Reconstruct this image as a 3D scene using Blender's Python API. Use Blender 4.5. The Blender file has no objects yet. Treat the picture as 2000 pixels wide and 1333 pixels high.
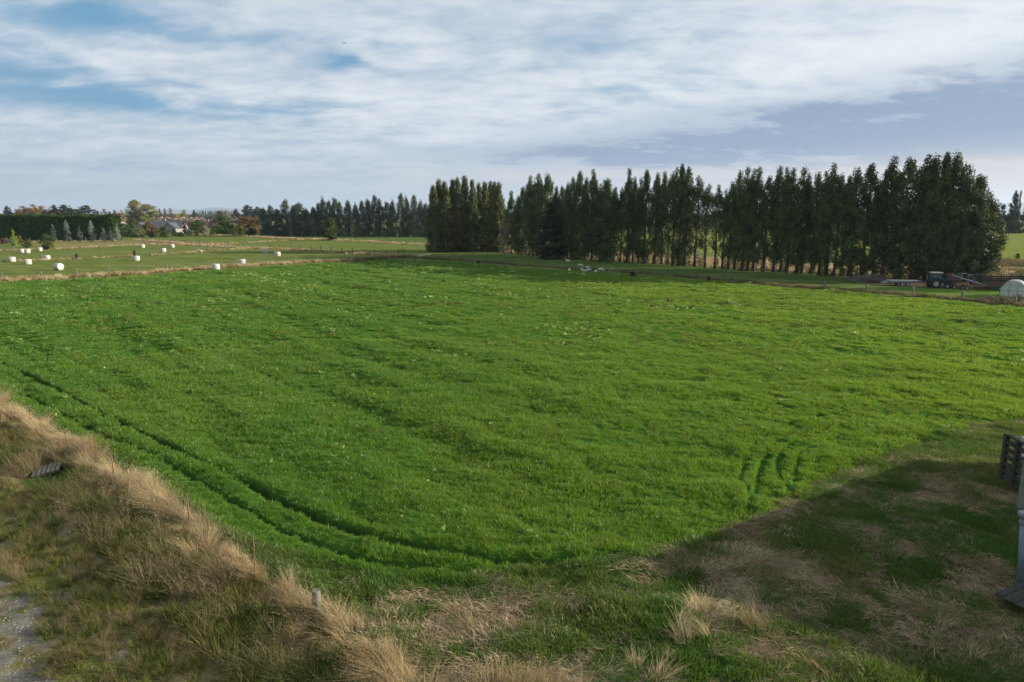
import bpy, bmesh, math, random
import numpy as np
from mathutils import Vector, Matrix, Euler

R = math.radians
C = bpy.context.scene.collection
rng = np.random.default_rng(7)
random.seed(7)

# ------------------------------------------------------------------ camera constants
CAM_H = 12.0
PITCH = math.atan((666.5 - 418.0) / 1333.3)
F = 1333.3
CP, SP = math.cos(PITCH), math.sin(PITCH)

def G(px, py):
    """ground point (z=0) seen at photograph pixel (2000 x 1333)"""
    a, b = (px - 1000.0) / F, (666.5 - py) / F
    dz = -SP + b * CP
    t = -CAM_H / dz
    return (a * t, (CP + b * SP) * t)

def depth_at(py):
    return G(1000, py)[1]

def at_depth(px, py, Y):
    """the point at ground distance Y seen at a pixel: (X, Z)"""
    a, b = (px - 1000.0) / F, (666.5 - py) / F
    t = Y / (CP + b * SP)
    return a * t, CAM_H + t * (-SP + b * CP)

# ------------------------------------------------------------------ numpy helpers
def _hash(ix, iy, seed):
    h = (ix.astype(np.int64) * 374761393 + iy.astype(np.int64) * 668265263 + seed * 2147483647) & 0xFFFFFFFF
    h = ((h ^ (h >> 13)) * 1274126177) & 0xFFFFFFFF
    h = h ^ (h >> 16)
    return (h & 0xFFFFFF) / float(0xFFFFFF)

def vnoise(x, y, seed=0):
    x = np.asarray(x, float); y = np.asarray(y, float)
    ix = np.floor(x); iy = np.floor(y)
    fx = x - ix; fy = y - iy
    fx = fx * fx * fx * (fx * (fx * 6 - 15) + 10); fy = fy * fy * fy * (fy * (fy * 6 - 15) + 10)
    a = _hash(ix, iy, seed); b = _hash(ix + 1, iy, seed)
    c = _hash(ix, iy + 1, seed); d = _hash(ix + 1, iy + 1, seed)
    return (a * (1 - fx) + b * fx) * (1 - fy) + (c * (1 - fx) + d * fx) * fy

def fbm(x, y, seed=0, octv=3):
    s = 0; amp = 1; tot = 0
    for k in range(octv):
        s = s + amp * vnoise(x * 2 ** k + 17.3 * k, y * 2 ** k - 9.1 * k, seed + k)
        tot += amp; amp *= 0.5
    return s / tot

def pip(x, y, poly):
    x = np.asarray(x); y = np.asarray(y)
    res = np.zeros(x.shape, bool)
    n = len(poly)
    for i in range(n):
        x0, y0 = poly[i]; x1, y1 = poly[(i + 1) % n]
        if y0 == y1: continue
        c = ((y0 > y) != (y1 > y)) & (x < (x1 - x0) * (y - y0) / (y1 - y0) + x0)
        res ^= c
    return res

def dist_poly(x, y, pts):
    x = np.asarray(x, float); y = np.asarray(y, float)
    d = np.full(x.shape, 1e9)
    for (x0, y0), (x1, y1) in zip(pts[:-1], pts[1:]):
        dx, dy = x1 - x0, y1 - y0
        L = dx * dx + dy * dy + 1e-9
        t = np.clip(((x - x0) * dx + (y - y0) * dy) / L, 0, 1)
        d = np.minimum(d, np.hypot(x - x0 - t * dx, y - y0 - t * dy))
    return d

def PX(*pts):
    return [G(*p) for p in pts]

def resample(pts, step):
    out = []
    acc = 0.0
    for (x0, y0), (x1, y1) in zip(pts[:-1], pts[1:]):
        L = math.hypot(x1 - x0, y1 - y0)
        t = acc
        while t < L:
            out.append((x0 + (x1 - x0) * t / L, y0 + (y1 - y0) * t / L))
            t += step
        acc = t - L
    return out

def smooth(t):
    t = np.clip(t, 0, 1)
    return t * t * (3 - 2 * t)

# ------------------------------------------------------------------ objects / tags
def tag(o, label=None, cat=None, group=None, kind=None):
    if label: o['label'] = label
    if cat: o['category'] = cat
    if group: o['group'] = group
    if kind: o['kind'] = kind
    return o

def thing(name, label, cat, loc=(0, 0, 0), rz=0.0, group=None, scale=None):
    o = bpy.data.objects.new(name, None)
    C.objects.link(o)
    o.empty_display_size = 0.2
    o.location = loc; o.rotation_euler = (0, 0, rz)
    if scale: o.scale = scale
    return tag(o, label, cat, group)

class MB:
    """collects shapes, builds one mesh object"""
    def __init__(s): s.v = []; s.f = []; s.sm = []
    def add(s, vs, fs, smooth=False):
        b = len(s.v); s.v += [tuple(v) for v in vs]
        s.f += [tuple(b + i for i in f) for f in fs]; s.sm += [smooth] * len(fs)
        return s
    def box(s, c, d, rz=0, ry=0, rx=0, taper=1.0):
        x, y, z = d[0] / 2, d[1] / 2, d[2] / 2
        t = taper
        vs = [(-x, -y, -z), (x, -y, -z), (x, y, -z), (-x, y, -z), (-x * t, -y * t, z), (x * t, -y * t, z), (x * t, y * t, z), (-x * t, y * t, z)]
        m = Euler((rx, ry, rz)).to_matrix()
        vs = [m @ Vector(v) + Vector(c) for v in vs]
        return s.add(vs, [(3, 2, 1, 0), (4, 5, 6, 7), (0, 1, 5, 4), (1, 2, 6, 5), (2, 3, 7, 6), (3, 0, 4, 7)])
    def tube(s, pts, rad, n=8, caps=True):
        pts = [Vector(p) for p in pts]
        if not hasattr(rad, '__len__'): rad = [rad] * len(pts)
        vs = []; fs = []
        for i, p in enumerate(pts):
            d = (pts[min(i + 1, len(pts) - 1)] - pts[max(i - 1, 0)])
            d = d.normalized() if d.length > 1e-9 else Vector((0, 0, 1))
            a = d.orthogonal().normalized() if i == 0 else (a - d * a.dot(d)).normalized()
            b = d.cross(a)
            for k in range(n):
                th = 2 * math.pi * k / n
                vs.append(p + (a * math.cos(th) + b * math.sin(th)) * rad[i])
        for i in range(len(pts) - 1):
            for k in range(n):
                fs.append((i * n + k, i * n + (k + 1) % n, (i + 1) * n + (k + 1) % n, (i + 1) * n + k))
        s.add(vs, fs, n > 5)
        if caps:
            b = len(s.v) - len(vs)
            s.f.append(tuple(b + k for k in reversed(range(n)))); s.sm.append(False)
            s.f.append(tuple(b + (len(pts) - 1) * n + k for k in range(n))); s.sm.append(False)
        return s
    def lathe(s, prof, n=24, M=None, sm=True):
        """prof: (r, z) list, around local z, transformed by M"""
        M = M or Matrix.Identity(4)
        vs = []; fs = []
        for r, z in prof:
            for k in range(n):
                th = 2 * math.pi * k / n
                vs.append(M @ Vector((r * math.cos(th), r * math.sin(th), z)))
        for i in range(len(prof) - 1):
            for k in range(n):
                fs.append((i * n + k, i * n + (k + 1) % n, (i + 1) * n + (k + 1) % n, (i + 1) * n + k))
        s.add(vs, fs, sm)
        b = len(s.v) - len(vs)
        if prof[0][0] > 1e-6: s.f.append(tuple(b + k for k in reversed(range(n)))); s.sm.append(False)
        if prof[-1][0] > 1e-6: s.f.append(tuple(b + (len(prof) - 1) * n + k for k in range(n))); s.sm.append(False)
        return s
    def ball(s, c, r, n=12, m=8, M=None):
        vs = []; fs = []
        rx, ry, rz = r if hasattr(r, '__len__') else (r, r, r)
        for i in range(m + 1):
            ph = math.pi * i / m
            for k in range(n):
                th = 2 * math.pi * k / n
                v = Vector((rx * math.sin(ph) * math.cos(th), ry * math.sin(ph) * math.sin(th), rz * math.cos(ph)))
                if M: v = M @ v
                vs.append(v + Vector(c))
        for i in range(m):
            for k in range(n):
                fs.append((i * n + k, (i + 1) * n + k, (i + 1) * n + (k + 1) % n, i * n + (k + 1) % n))
        return s.add(vs, fs, True)
    def mesh(s, name, mat):
        me = bpy.data.meshes.new(name)
        me.from_pydata(s.v, [], s.f)
        me.polygons.foreach_set('use_smooth', s.sm)
        me.materials.append(mat)
        me.update()
        return me
    def build(s, name, mat, parent=None, bevel=0):
        me = s.mesh(name, mat)
        o = bpy.data.objects.new(name, me)
        C.objects.link(o)
        if parent: o.parent = parent
        if bevel:
            b = o.modifiers.new('bevel', 'BEVEL'); b.width = bevel; b.segments = 2; b.limit_method = 'ANGLE'
        return o

def obj(name, me, parent=None):
    o = bpy.data.objects.new(name, me)
    C.objects.link(o)
    if parent: o.parent = parent
    return o

def np_mesh(name, V, Fq, mat, smooth=False):
    """V (n,3), Fq (m,k) -> mesh"""
    me = bpy.data.meshes.new(name)
    n, m, k = len(V), len(Fq), Fq.shape[1]
    me.vertices.add(n); me.vertices.foreach_set('co', np.ascontiguousarray(V, np.float32).ravel())
    me.loops.add(m * k); me.loops.foreach_set('vertex_index', np.ascontiguousarray(Fq, np.int32).ravel())
    me.polygons.add(m)
    me.polygons.foreach_set('loop_start', np.arange(0, m * k, k, dtype=np.int32))
    me.polygons.foreach_set('loop_total', np.full(m, k, np.int32))
    me.polygons.foreach_set('use_smooth', np.full(m, smooth, bool))
    if mat: me.materials.append(mat)
    me.update(calc_edges=True)
    return me

ORD = ('first second third fourth fifth sixth seventh eighth ninth tenth eleventh twelfth thirteenth fourteenth fifteenth sixteenth '
       'seventeenth eighteenth nineteenth').split()
TENS = {2: ('twentieth', 'twenty'), 3: ('thirtieth', 'thirty'), 4: ('fortieth', 'forty'), 5: ('fiftieth', 'fifty'), 6: ('sixtieth', 'sixty'), 7: ('seventieth', 'seventy')}
def ordinal(i):
    if i < 20: return ORD[i - 1]
    t, u = divmod(i, 10)
    return TENS[t][0] if u == 0 else TENS[t][1] + '-' + ORD[u - 1]

# ------------------------------------------------------------------ materials
class NT:
    def __init__(s, mat):
        s.t = mat.node_tree; s.n = s.t.nodes; s.l = s.t.links
    def new(s, typ, **kw):
        nd = s.n.new(typ)
        for k, v in kw.items():
            if k.startswith('i_'):
                key = k[2:]
                nd.inputs[int(key) if key.isdigit() else key.replace('_', ' ')].default_value = v
            else: setattr(nd, k, v)
        return nd
    def link(s, a, b): s.l.new(a, b)
    def math(s, op, a, b=None, c=None, clamp=False):
        nd = s.n.new('ShaderNodeMath'); nd.operation = op; nd.use_clamp = clamp
        for i, v in enumerate((a, b, c)):
            if v is None: continue
            if isinstance(v, (int, float)): nd.inputs[i].default_value = v
            else: s.link(v, nd.inputs[i])
        return nd.outputs[0]
    def mix(s, fac, a, b, typ='MIX'):
        nd = s.n.new('ShaderNodeMix'); nd.data_type = 'RGBA'; nd.blend_type = typ
        for sock, v in ((nd.inputs[0], fac), (nd.inputs[6], a), (nd.inputs[7], b)):
            if isinstance(v, (int, float)): sock.default_value = v
            elif isinstance(v, tuple): sock.default_value = (*v[:3], 1)
            else: s.link(v, sock)
        return nd.outputs[2]
    def noise(s, vec, scale, detail=3, rough=0.55, dist=0.0):
        nd = s.n.new('ShaderNodeTexNoise')
        nd.inputs['Scale'].default_value = scale; nd.inputs['Detail'].default_value = detail
        nd.inputs['Roughness'].default_value = rough; nd.inputs['Distortion'].default_value = dist
        if vec is not None: s.link(vec, nd.inputs['Vector'])
        return nd.outputs[0]
    def ramp(s, v, lo, hi, a=0.0, b=1.0, typ='SMOOTHSTEP'):
        nd = s.n.new('ShaderNodeMapRange'); nd.interpolation_type = typ
        nd.inputs[1].default_value = lo; nd.inputs[2].default_value = hi
        nd.inputs[3].default_value = a; nd.inputs[4].default_value = b
        s.link(v, nd.inputs[0])
        return nd.outputs[0]
    def pos(s): return s.n.new('ShaderNodeNewGeometry').outputs['Position']
    def island(s): return s.n.new('ShaderNodeNewGeometry').outputs['Random Per Island']
    def scalevec(s, v, k):
        nd = s.n.new('ShaderNodeMapping'); nd.inputs['Scale'].default_value = k
        s.link(v, nd.inputs['Vector']); return nd.outputs[0]

def new_mat(name):
    m = bpy.data.materials.new(name); m.use_nodes = True
    for n in list(m.node_tree.nodes): m.node_tree.nodes.remove(n)
    T = NT(m); out = T.new('ShaderNodeOutputMaterial')
    return m, T, out

def leaf_mat(name, col, col2, trans=0.3, nscale=0.25, tint=None, tint_scale=0.03, gloss=0.0, objrand=0.0, tcol=None, ramp=None):
    """foliage / grass: diffuse + translucent, colour varies per leaf and over the place"""
    m, T, out = new_mat(name)
    p = T.pos()
    c = T.mix(T.ramp(T.noise(p, nscale, 3), 0.3, 0.7), col, col2)
    if ramp:                                            # brighter and yellower toward the sun side, backlit glow put into the colour
        x0, x1, cr = ramp
        sep = T.new('ShaderNodeSeparateXYZ'); T.link(p, sep.inputs[0])
        c = T.mix(T.ramp(T.math('ADD', sep.outputs[0], T.math('MULTIPLY', T.math('SUBTRACT', T.noise(p, 0.05, 2), 0.5), 40.0)), x0, x1), c, cr)
    if tint: c = T.mix(T.ramp(T.noise(p, tint_scale, 3), 0.42, 0.68), c, tint)
    isl = T.island()
    hsv = T.new('ShaderNodeHueSaturation')
    T.link(c, hsv.inputs['Color'])
    val = T.math('MULTIPLY_ADD', isl, 0.7, 0.65)
    if objrand:
        oi = T.new('ShaderNodeObjectInfo')
        val = T.math('MULTIPLY', val, T.math('MULTIPLY_ADD', oi.outputs['Random'], objrand, 1 - objrand / 2))
        T.link(T.math('MULTIPLY_ADD', oi.outputs['Random'], 0.03, 0.485), hsv.inputs['Hue'])
    T.link(val, hsv.inputs['Value'])
    c = hsv.outputs[0]
    d = T.new('ShaderNodeBsdfDiffuse'); T.link(c, d.inputs[0])
    tr = T.new('ShaderNodeBsdfTranslucent')
    T.link(T.mix(0.65, c, tcol) if tcol else c, tr.inputs[0])
    mx = T.new('ShaderNodeMixShader', i_0=trans)
    T.link(d.outputs[0], mx.inputs[1]); T.link(tr.outputs[0], mx.inputs[2])
    res = mx.outputs[0]
    if gloss:
        g = T.new('ShaderNodeBsdfGlossy'); g.inputs['Roughness'].default_value = 0.45
        g.inputs['Color'].default_value = (1, 1, 1, 1)
        m2 = T.new('ShaderNodeMixShader', i_0=gloss)
        T.link(res, m2.inputs[1]); T.link(g.outputs[0], m2.inputs[2]); res = m2.outputs[0]
    T.link(res, out.inputs[0])
    return m

def plain_mat(name, col, rough=0.6, metal=0.0, var=0.25, nscale=6.0, bump=0.0, col2=None, dirt=None, spec=0.4, trans=0.0):
    m, T, out = new_mat(name)
    tc = T.new('ShaderNodeTexCoord').outputs['Object']
    n = T.noise(tc, nscale, 4, 0.6)
    c2 = col2 or tuple(x * (1 - var) for x in col)
    c = T.mix(T.ramp(n, 0.3, 0.7), col, c2)
    if dirt: c = T.mix(T.ramp(T.noise(tc, nscale * 0.35, 5, 0.7), 0.52, 0.72, 0, 0.8), c, dirt)
    b = T.new('ShaderNodeBsdfPrincipled')
    T.link(c, b.inputs['Base Color'])
    b.inputs['Roughness'].default_value = rough; b.inputs['Metallic'].default_value = metal
    b.inputs['Specular IOR Level'].default_value = spec
    if bump:
        bp = T.new('ShaderNodeBump', i_Strength=bump, i_Distance=0.03)
        T.link(T.noise(tc, nscale * 3, 4), bp.inputs['Height']); T.link(bp.outputs[0], b.inputs['Normal'])
    res = b.outputs[0]
    if trans:
        tr = T.new('ShaderNodeBsdfTranslucent'); T.link(c, tr.inputs[0])
        mx = T.new('ShaderNodeMixShader', i_0=trans)
        T.link(res, mx.inputs[1]); T.link(tr.outputs[0], mx.inputs[2]); res = mx.outputs[0]
    T.link(res, out.inputs[0])
    return m

def ground_mat(name, scale1=0.6, scale2=6.0, amp=0.5, bump=0.5, dist=0.08, patch=None, patch_scale=0.2, patch_lo=0.5, patch_hi=0.62, streak=None):
    m, T, out = new_mat(name)
    at = T.new('ShaderNodeAttribute', attribute_name='cover')
    p = T.pos()
    c = at.outputs['Color']
    if patch: c = T.mix(T.ramp(T.noise(p, patch_scale, 4, 0.6, 0.4), patch_lo, patch_hi), c, patch)
    if streak:                                            # mown swathes lying in one direction
        sv = T.scalevec(p, streak[0])
        c = T.mix(T.ramp(T.noise(sv, 1.0, 4, 0.6), 0.48, 0.68, 0, streak[2]), c, streak[1])
    n = T.math('ADD', T.math('MULTIPLY', T.noise(p, scale1, 4), 0.6), T.math('MULTIPLY', T.noise(p, scale2, 3), 0.4))
    hsv = T.new('ShaderNodeHueSaturation'); T.link(c, hsv.inputs['Color'])
    T.link(T.ramp(n, 0.25, 0.75, 1 - amp, 1 + amp, 'LINEAR'), hsv.inputs['Value'])
    d = T.new('ShaderNodeBsdfDiffuse'); T.link(hsv.outputs[0], d.inputs[0])
    bp = T.new('ShaderNodeBump', i_Strength=bump, i_Distance=dist)
    T.link(T.noise(p, scale2 * 1.2, 5, 0.65), bp.inputs['Height']); T.link(bp.outputs[0], d.inputs['Normal'])
    T.link(d.outputs[0], out.inputs[0])
    return m

M = {}
M['field'] = ground_mat('field_turf', 0.5, 5.0, 0.35, 0.6, 0.12)
M['pasture'] = ground_mat('pasture_turf', 0.25, 2.5, 0.35, 0.8, 0.15, streak=((0.02, 0.35, 1), (0.24, 0.22, 0.09), 0.55))
M['verge'] = ground_mat('verge_soil', 1.0, 9.0, 0.5, 0.8, 0.1)
M['rough'] = ground_mat('rough_turf', 0.8, 7.0, 0.45, 0.8, 0.1)
M['gravel'] = ground_mat('gravel_stones', 2.5, 22.0, 0.55, 1.0, 0.06, patch=(0.10, 0.11, 0.04), patch_scale=0.6, patch_lo=0.5, patch_hi=0.6)
GA, GB = (0.050, 0.142, 0.014), (0.092, 0.19, 0.018)
M['grass_thin'] = leaf_mat('yellowing_blades', (0.14, 0.19, 0.03), (0.20, 0.20, 0.045), 0.3, 0.6, tint=(0.12, 0.18, 0.03), tint_scale=0.5)
M['grass'] = leaf_mat('grass_blades', GA, GB, 0.38, 0.35, tint=(0.115, 0.195, 0.020), tint_scale=0.06, gloss=0.025, tcol=(0.24, 0.38, 0.020), ramp=(-18.0, 50.0, (0.205, 0.285, 0.019)))
M['grass_dull'] = leaf_mat('rough_grass_blades', (0.052, 0.118, 0.016), (0.08, 0.14, 0.02), 0.3, 0.5, tint=(0.15, 0.155, 0.04), tint_scale=0.15, gloss=0.02, tcol=(0.14, 0.26, 0.02))
M['weedgreen'] = leaf_mat('verge_grass_blades', (0.09, 0.13, 0.025), (0.15, 0.155, 0.04), 0.3, 0.5, tint=(0.20, 0.16, 0.06), tint_scale=0.3)
M['straw'] = leaf_mat('straw_stalks', (0.56, 0.45, 0.26), (0.43, 0.33, 0.18), 0.3, 0.4, tint=(0.27, 0.195, 0.10), tint_scale=0.2)
M['straw_grey'] = leaf_mat('grey_stalks', (0.27, 0.21, 0.115), (0.17, 0.135, 0.07), 0.3, 0.8, tint=(0.10, 0.125, 0.04), tint_scale=0.25)
M['hay'] = leaf_mat('flattened_hay', (0.42, 0.325, 0.20), (0.24, 0.18, 0.105), 0.2, 0.6)
M['weed'] = leaf_mat('dock_leaves', (0.16, 0.30, 0.05), (0.30, 0.36, 0.07), 0.35, 0.8, gloss=0.05)
M['weed_brown'] = leaf_mat('brown_dock_stalks', (0.10, 0.075, 0.035), (0.15, 0.11, 0.045), 0.2, 0.8)
M['stone'] = plain_mat('pale_stone', (0.26, 0.25, 0.225), 0.9, var=0.4, nscale=20)
M['gum'] = leaf_mat('gum_leaves', (0.038, 0.062, 0.015), (0.078, 0.108, 0.027), 0.18, 0.35, gloss=0.02, objrand=0.4)
M['gum_olive'] = leaf_mat('olive_leaves', (0.062, 0.076, 0.020), (0.098, 0.105, 0.030), 0.12, 0.35, gloss=0.02, objrand=0.35)
M['gum_blue'] = leaf_mat('blue_gum_leaves', (0.045, 0.07, 0.045), (0.075, 0.10, 0.065), 0.10, 0.2, gloss=0.03, objrand=0.3)
M['silver'] = leaf_mat('silver_leaves', (0.15, 0.19, 0.17), (0.22, 0.26, 0.23), 0.2, 0.5)
M['hedge'] = leaf_mat('hedge_leaves', (0.035, 0.066, 0.016), (0.06, 0.10, 0.022), 0.08, 0.3)
M['pine'] = leaf_mat('pine_needles', (0.028, 0.042, 0.024), (0.045, 0.06, 0.032), 0.05, 0.1)
M['dkgreen'] = leaf_mat('dark_green_leaves', (0.045, 0.068, 0.018), (0.07, 0.095, 0.027), 0.1, 0.4, objrand=0.3)
M['olive'] = leaf_mat('yellow_green_leaves', (0.17, 0.18, 0.05), (0.24, 0.23, 0.07), 0.25, 0.15, objrand=0.2)
M['lime'] = leaf_mat('lime_leaves', (0.16, 0.24, 0.045), (0.22, 0.29, 0.05), 0.25, 0.3)
M['orange'] = leaf_mat('orange_leaves', (0.17, 0.10, 0.045), (0.13, 0.09, 0.04), 0.25, 0.3, objrand=0.35)
M['yellow'] = leaf_mat('yellow_leaves', (0.36, 0.25, 0.05), (0.27, 0.20, 0.05), 0.25, 0.3)
M['rust'] = leaf_mat('brown_leaves', (0.19, 0.125, 0.05), (0.25, 0.15, 0.05), 0.2, 0.1, objrand=0.3)
M['bare'] = leaf_mat('bare_twigs', (0.22, 0.18, 0.13), (0.28, 0.22, 0.16), 0.1, 0.3, objrand=0.3)
M['bark'] = plain_mat('gum_bark', (0.075, 0.062, 0.05), 0.9, nscale=2.0, var=0.5, bump=0.5)
M['palebark'] = plain_mat('pale_bark', (0.30, 0.26, 0.20), 0.9, nscale=2.0, var=0.4, bump=0.4)
M['wood'] = plain_mat('weathered_timber', (0.19, 0.17, 0.14), 0.9, nscale=9.0, var=0.5, bump=0.5, dirt=(0.12, 0.11, 0.08))
M['darkwood'] = plain_mat('dark_timber', (0.075, 0.072, 0.06), 0.95, nscale=9.0, var=0.5, bump=0.6, dirt=(0.035, 0.04, 0.025), spec=0.1)
M['wire'] = plain_mat('wire', (0.35, 0.35, 0.35), 0.5, 0.8)
M['rust_steel'] = plain_mat('rusty_steel', (0.16, 0.09, 0.06), 0.8, 0.2)
M['wrap'] = plain_mat('bale_wrap', (0.43, 0.41, 0.35), 0.45, nscale=2.5, var=0.18, bump=0.6, dirt=(0.33, 0.31, 0.25), spec=0.5)
M['wool'] = plain_mat('wool', (0.50, 0.46, 0.38), 0.95, nscale=9, var=0.25, bump=0.8)
M['darkwool'] = plain_mat('dark_wool', (0.05, 0.04, 0.035), 0.95, nscale=9, var=0.25, bump=0.6)
M['face'] = plain_mat('pale_face', (0.44, 0.40, 0.34), 0.9)
M['tyre'] = plain_mat('tyre_rubber', (0.025, 0.025, 0.027), 0.85, nscale=8)
M['rim'] = plain_mat('grey_rim', (0.36, 0.35, 0.33), 0.5, 0.2)
M['blue'] = plain_mat('blue_paint', (0.02, 0.05, 0.10), 0.4, dirt=(0.07, 0.07, 0.07))
M['cream'] = plain_mat('cream_paint', (0.62, 0.57, 0.46), 0.5, dirt=(0.35, 0.30, 0.22))
M['glass'] = plain_mat('cab_glass', (0.10, 0.12, 0.13), 0.08, spec=0.8)
M['black'] = plain_mat('black_metal', (0.03, 0.03, 0.03), 0.6)
M['galv'] = plain_mat('galvanised_steel', (0.30, 0.31, 0.32), 0.45, 0.6, nscale=5)
M['greymetal'] = plain_mat('grey_metal', (0.22, 0.225, 0.23), 0.6, 0.2)
M['red'] = plain_mat('faded_red_paint', (0.16, 0.05, 0.035), 0.6, dirt=(0.18, 0.10, 0.07))
M['film'] = plain_mat('tunnel_film', (0.68, 0.72, 0.70), 0.35, nscale=1.5, var=0.12, trans=0.4)
M['roof'] = plain_mat('slate_grey_roof', (0.08, 0.085, 0.10), 0.6)
M['plaster'] = plain_mat('cream_wall', (0.30, 0.275, 0.23), 0.8)
M['whitewall'] = plain_mat('white_wall', (0.5, 0.5, 0.49), 0.7)
M['shedwall'] = plain_mat('green_grey_sheet', (0.19, 0.22, 0.17), 0.6, nscale=3)
M['pipe'] = plain_mat('blue_grey_pipe', (0.16, 0.20, 0.25), 0.55, 0.2, nscale=6, dirt=(0.09, 0.10, 0.11))
M['palewhite'] = plain_mat('white_plastic', (0.72, 0.74, 0.76), 0.4)
M['hill'] = plain_mat('far_hill_cover', (0.10, 0.12, 0.12), 1.0, nscale=0.003)
M['feather'] = plain_mat('dark_feathers', (0.04, 0.04, 0.045), 0.8)

# ------------------------------------------------------------------ ground layout (all in metres, read off the photograph)
FENCE_FAR = PX((-260, 566), (-70, 554.5), (119, 543.5), (333, 528.5), (520, 517.5), (686, 509.5))          # bale paddock fence
FENCE_MID = PX((-120, 517), (0, 511.5), (152, 505.5), (299, 498.5), (395, 492), (470, 487), (520, 484.5))
FENCE_BACK = PX((-80, 493.5), (14, 490), (116, 486.5), (206, 482), (290, 478.5), (360, 478.5), (450, 483.5), (527, 486.5))
FENCE_HEDGE = PX((-100, 473.5), (109, 472.5), (245, 470.5))
FENCE_YARD = PX((262, 468.5), (321, 472.5), (365, 477), (420, 479))
FENCE_CROSS = PX((527, 486.5), (591, 489.5), (667, 494), (752, 499.5), (800, 502.5))
STRIP_TREES = PX((380, 458.5), (470, 462), (560, 466.5), (640, 469.5), (720, 473), (838, 479.5))
STRIP_DIAG = PX((430, 478), (520, 472.5), (600, 468.5), (640, 466.5))
FENCE_LOW = PX((800, 504.5), (884, 509), (1001, 517.5), (1110, 525.5), (1306, 539.5), (1500, 555), (1610, 563.5), (1730, 573), (1866, 584.5), (2000, 598), (2120, 610))

FIELD = (PX((-420, 582), (-60, 559), (0, 553), (200, 542.5), (400, 529), (660, 513.5), (740, 508.5), (800, 508), (930, 516.5), (1110, 528.5), (1306, 542.5), (1500, 558),
            (1610, 567), (1730, 577), (1866, 589), (2000, 602), (2250, 628))
         + PX((2300, 760), (2050, 800), (1950, 822), (1830, 852), (1700, 903), (1600, 958), (1500, 1008), (1400, 1050), (1300, 1083), (1200, 1104), (1050, 1120), (900, 1142),
              (760, 1138), (660, 1110), (560, 1088), (470, 1068), (400, 1035), (330, 985), (260, 935), (190, 880), (120, 835), (50, 800), (0, 778), (-120, 725), (-420, 640)))
VERGE = PX((-200, 700), (-60, 762), (0, 788), (60, 815), (130, 852), (200, 897), (270, 950), (340, 1002), (420, 1062), (500, 1122), (560, 1165), (610, 1193), (680, 1230),
           (760, 1300), (800, 1345), (850, 1420), (570, 1420), (470, 1333), (380, 1260), (280, 1165), (200, 1085), (100, 995), (0, 905), (-60, 865), (-200, 800))
CREST = PX((-200, 722), (0, 802), (60, 830), (130, 872), (200, 918), (270, 972), (340, 1024), (420, 1082), (500, 1140), (560, 1180), (610, 1206), (680, 1252), (740, 1310), (800, 1380))
GRAVEL = PX((-150, 1110), (0, 1130), (45, 1160), (75, 1215), (70, 1270), (95, 1320), (110, 1420), (-150, 1420))
WASTE = PX((-400, 700), (-200, 740), (0, 850), (100, 960), (200, 1060), (380, 1240), (480, 1340), (570, 1440), (-700, 1440), (-700, 800))
YARD_GRASS = PX((1480, 552), (1560, 556), (2120, 564), (2120, 606), (2000, 597), (1866, 585), (1730, 574), (1610, 564))

RUT1 = PX((-120, 648), (0, 703), (60, 735), (130, 772), (200, 808), (270, 845), (330, 877), (400, 915), (480, 950), (560, 990), (640, 1025), (720, 1055), (800, 1077), (880, 1092), (960, 1103), (1040, 1109), (1120, 1107), (1210, 1096))
RUT2 = PX((-120, 682), (0, 742), (60, 775), (120, 808), (200, 850), (270, 885), (330, 918), (400, 960), (470, 1000), (560, 1045), (650, 1082), (740, 1107), (830, 1122), (920, 1128))
TRK = [PX((1440, 765), (1500, 785), (1560, 803), (1620, 815), (1700, 826)), PX((1465, 760), (1520, 775), (1580, 793), (1650, 806), (1725, 822)),
       PX((1640, 808), (1580, 818), (1530, 835), (1482, 860), (1457, 900), (1450, 940), (1463, 985), (1466, 1010)), PX((1660, 818), (1600, 830), (1548, 850), (1508, 875), (1485, 920), (1476, 960), (1470, 995)),
       PX((1680, 826), (1615, 842), (1565, 860), (1532, 880), (1519, 910), (1528, 945), (1542, 972)), PX((1690, 842), (1610, 866), (1562, 895), (1553, 940), (1548, 990))]
HUMPS = PX((1090, 642), (1150, 655), (1120, 632), (985, 625), (880, 692), (1300, 600), (700, 690), (640, 640), (1010, 605), (850, 585), (940, 575))

ROWLINE = [(840, 494), (950, 491), (985, 496), (1090, 505), (1160, 510), (1290, 516), (1400, 525), (1500, 531), (1600, 537), (1720, 543), (1850, 547), (1960, 549)]
def row_y(px): return float(np.interp(px, [p[0] for p in ROWLINE], [p[1] for p in ROWLINE]))
ROW = PX(*ROWLINE)

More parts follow.
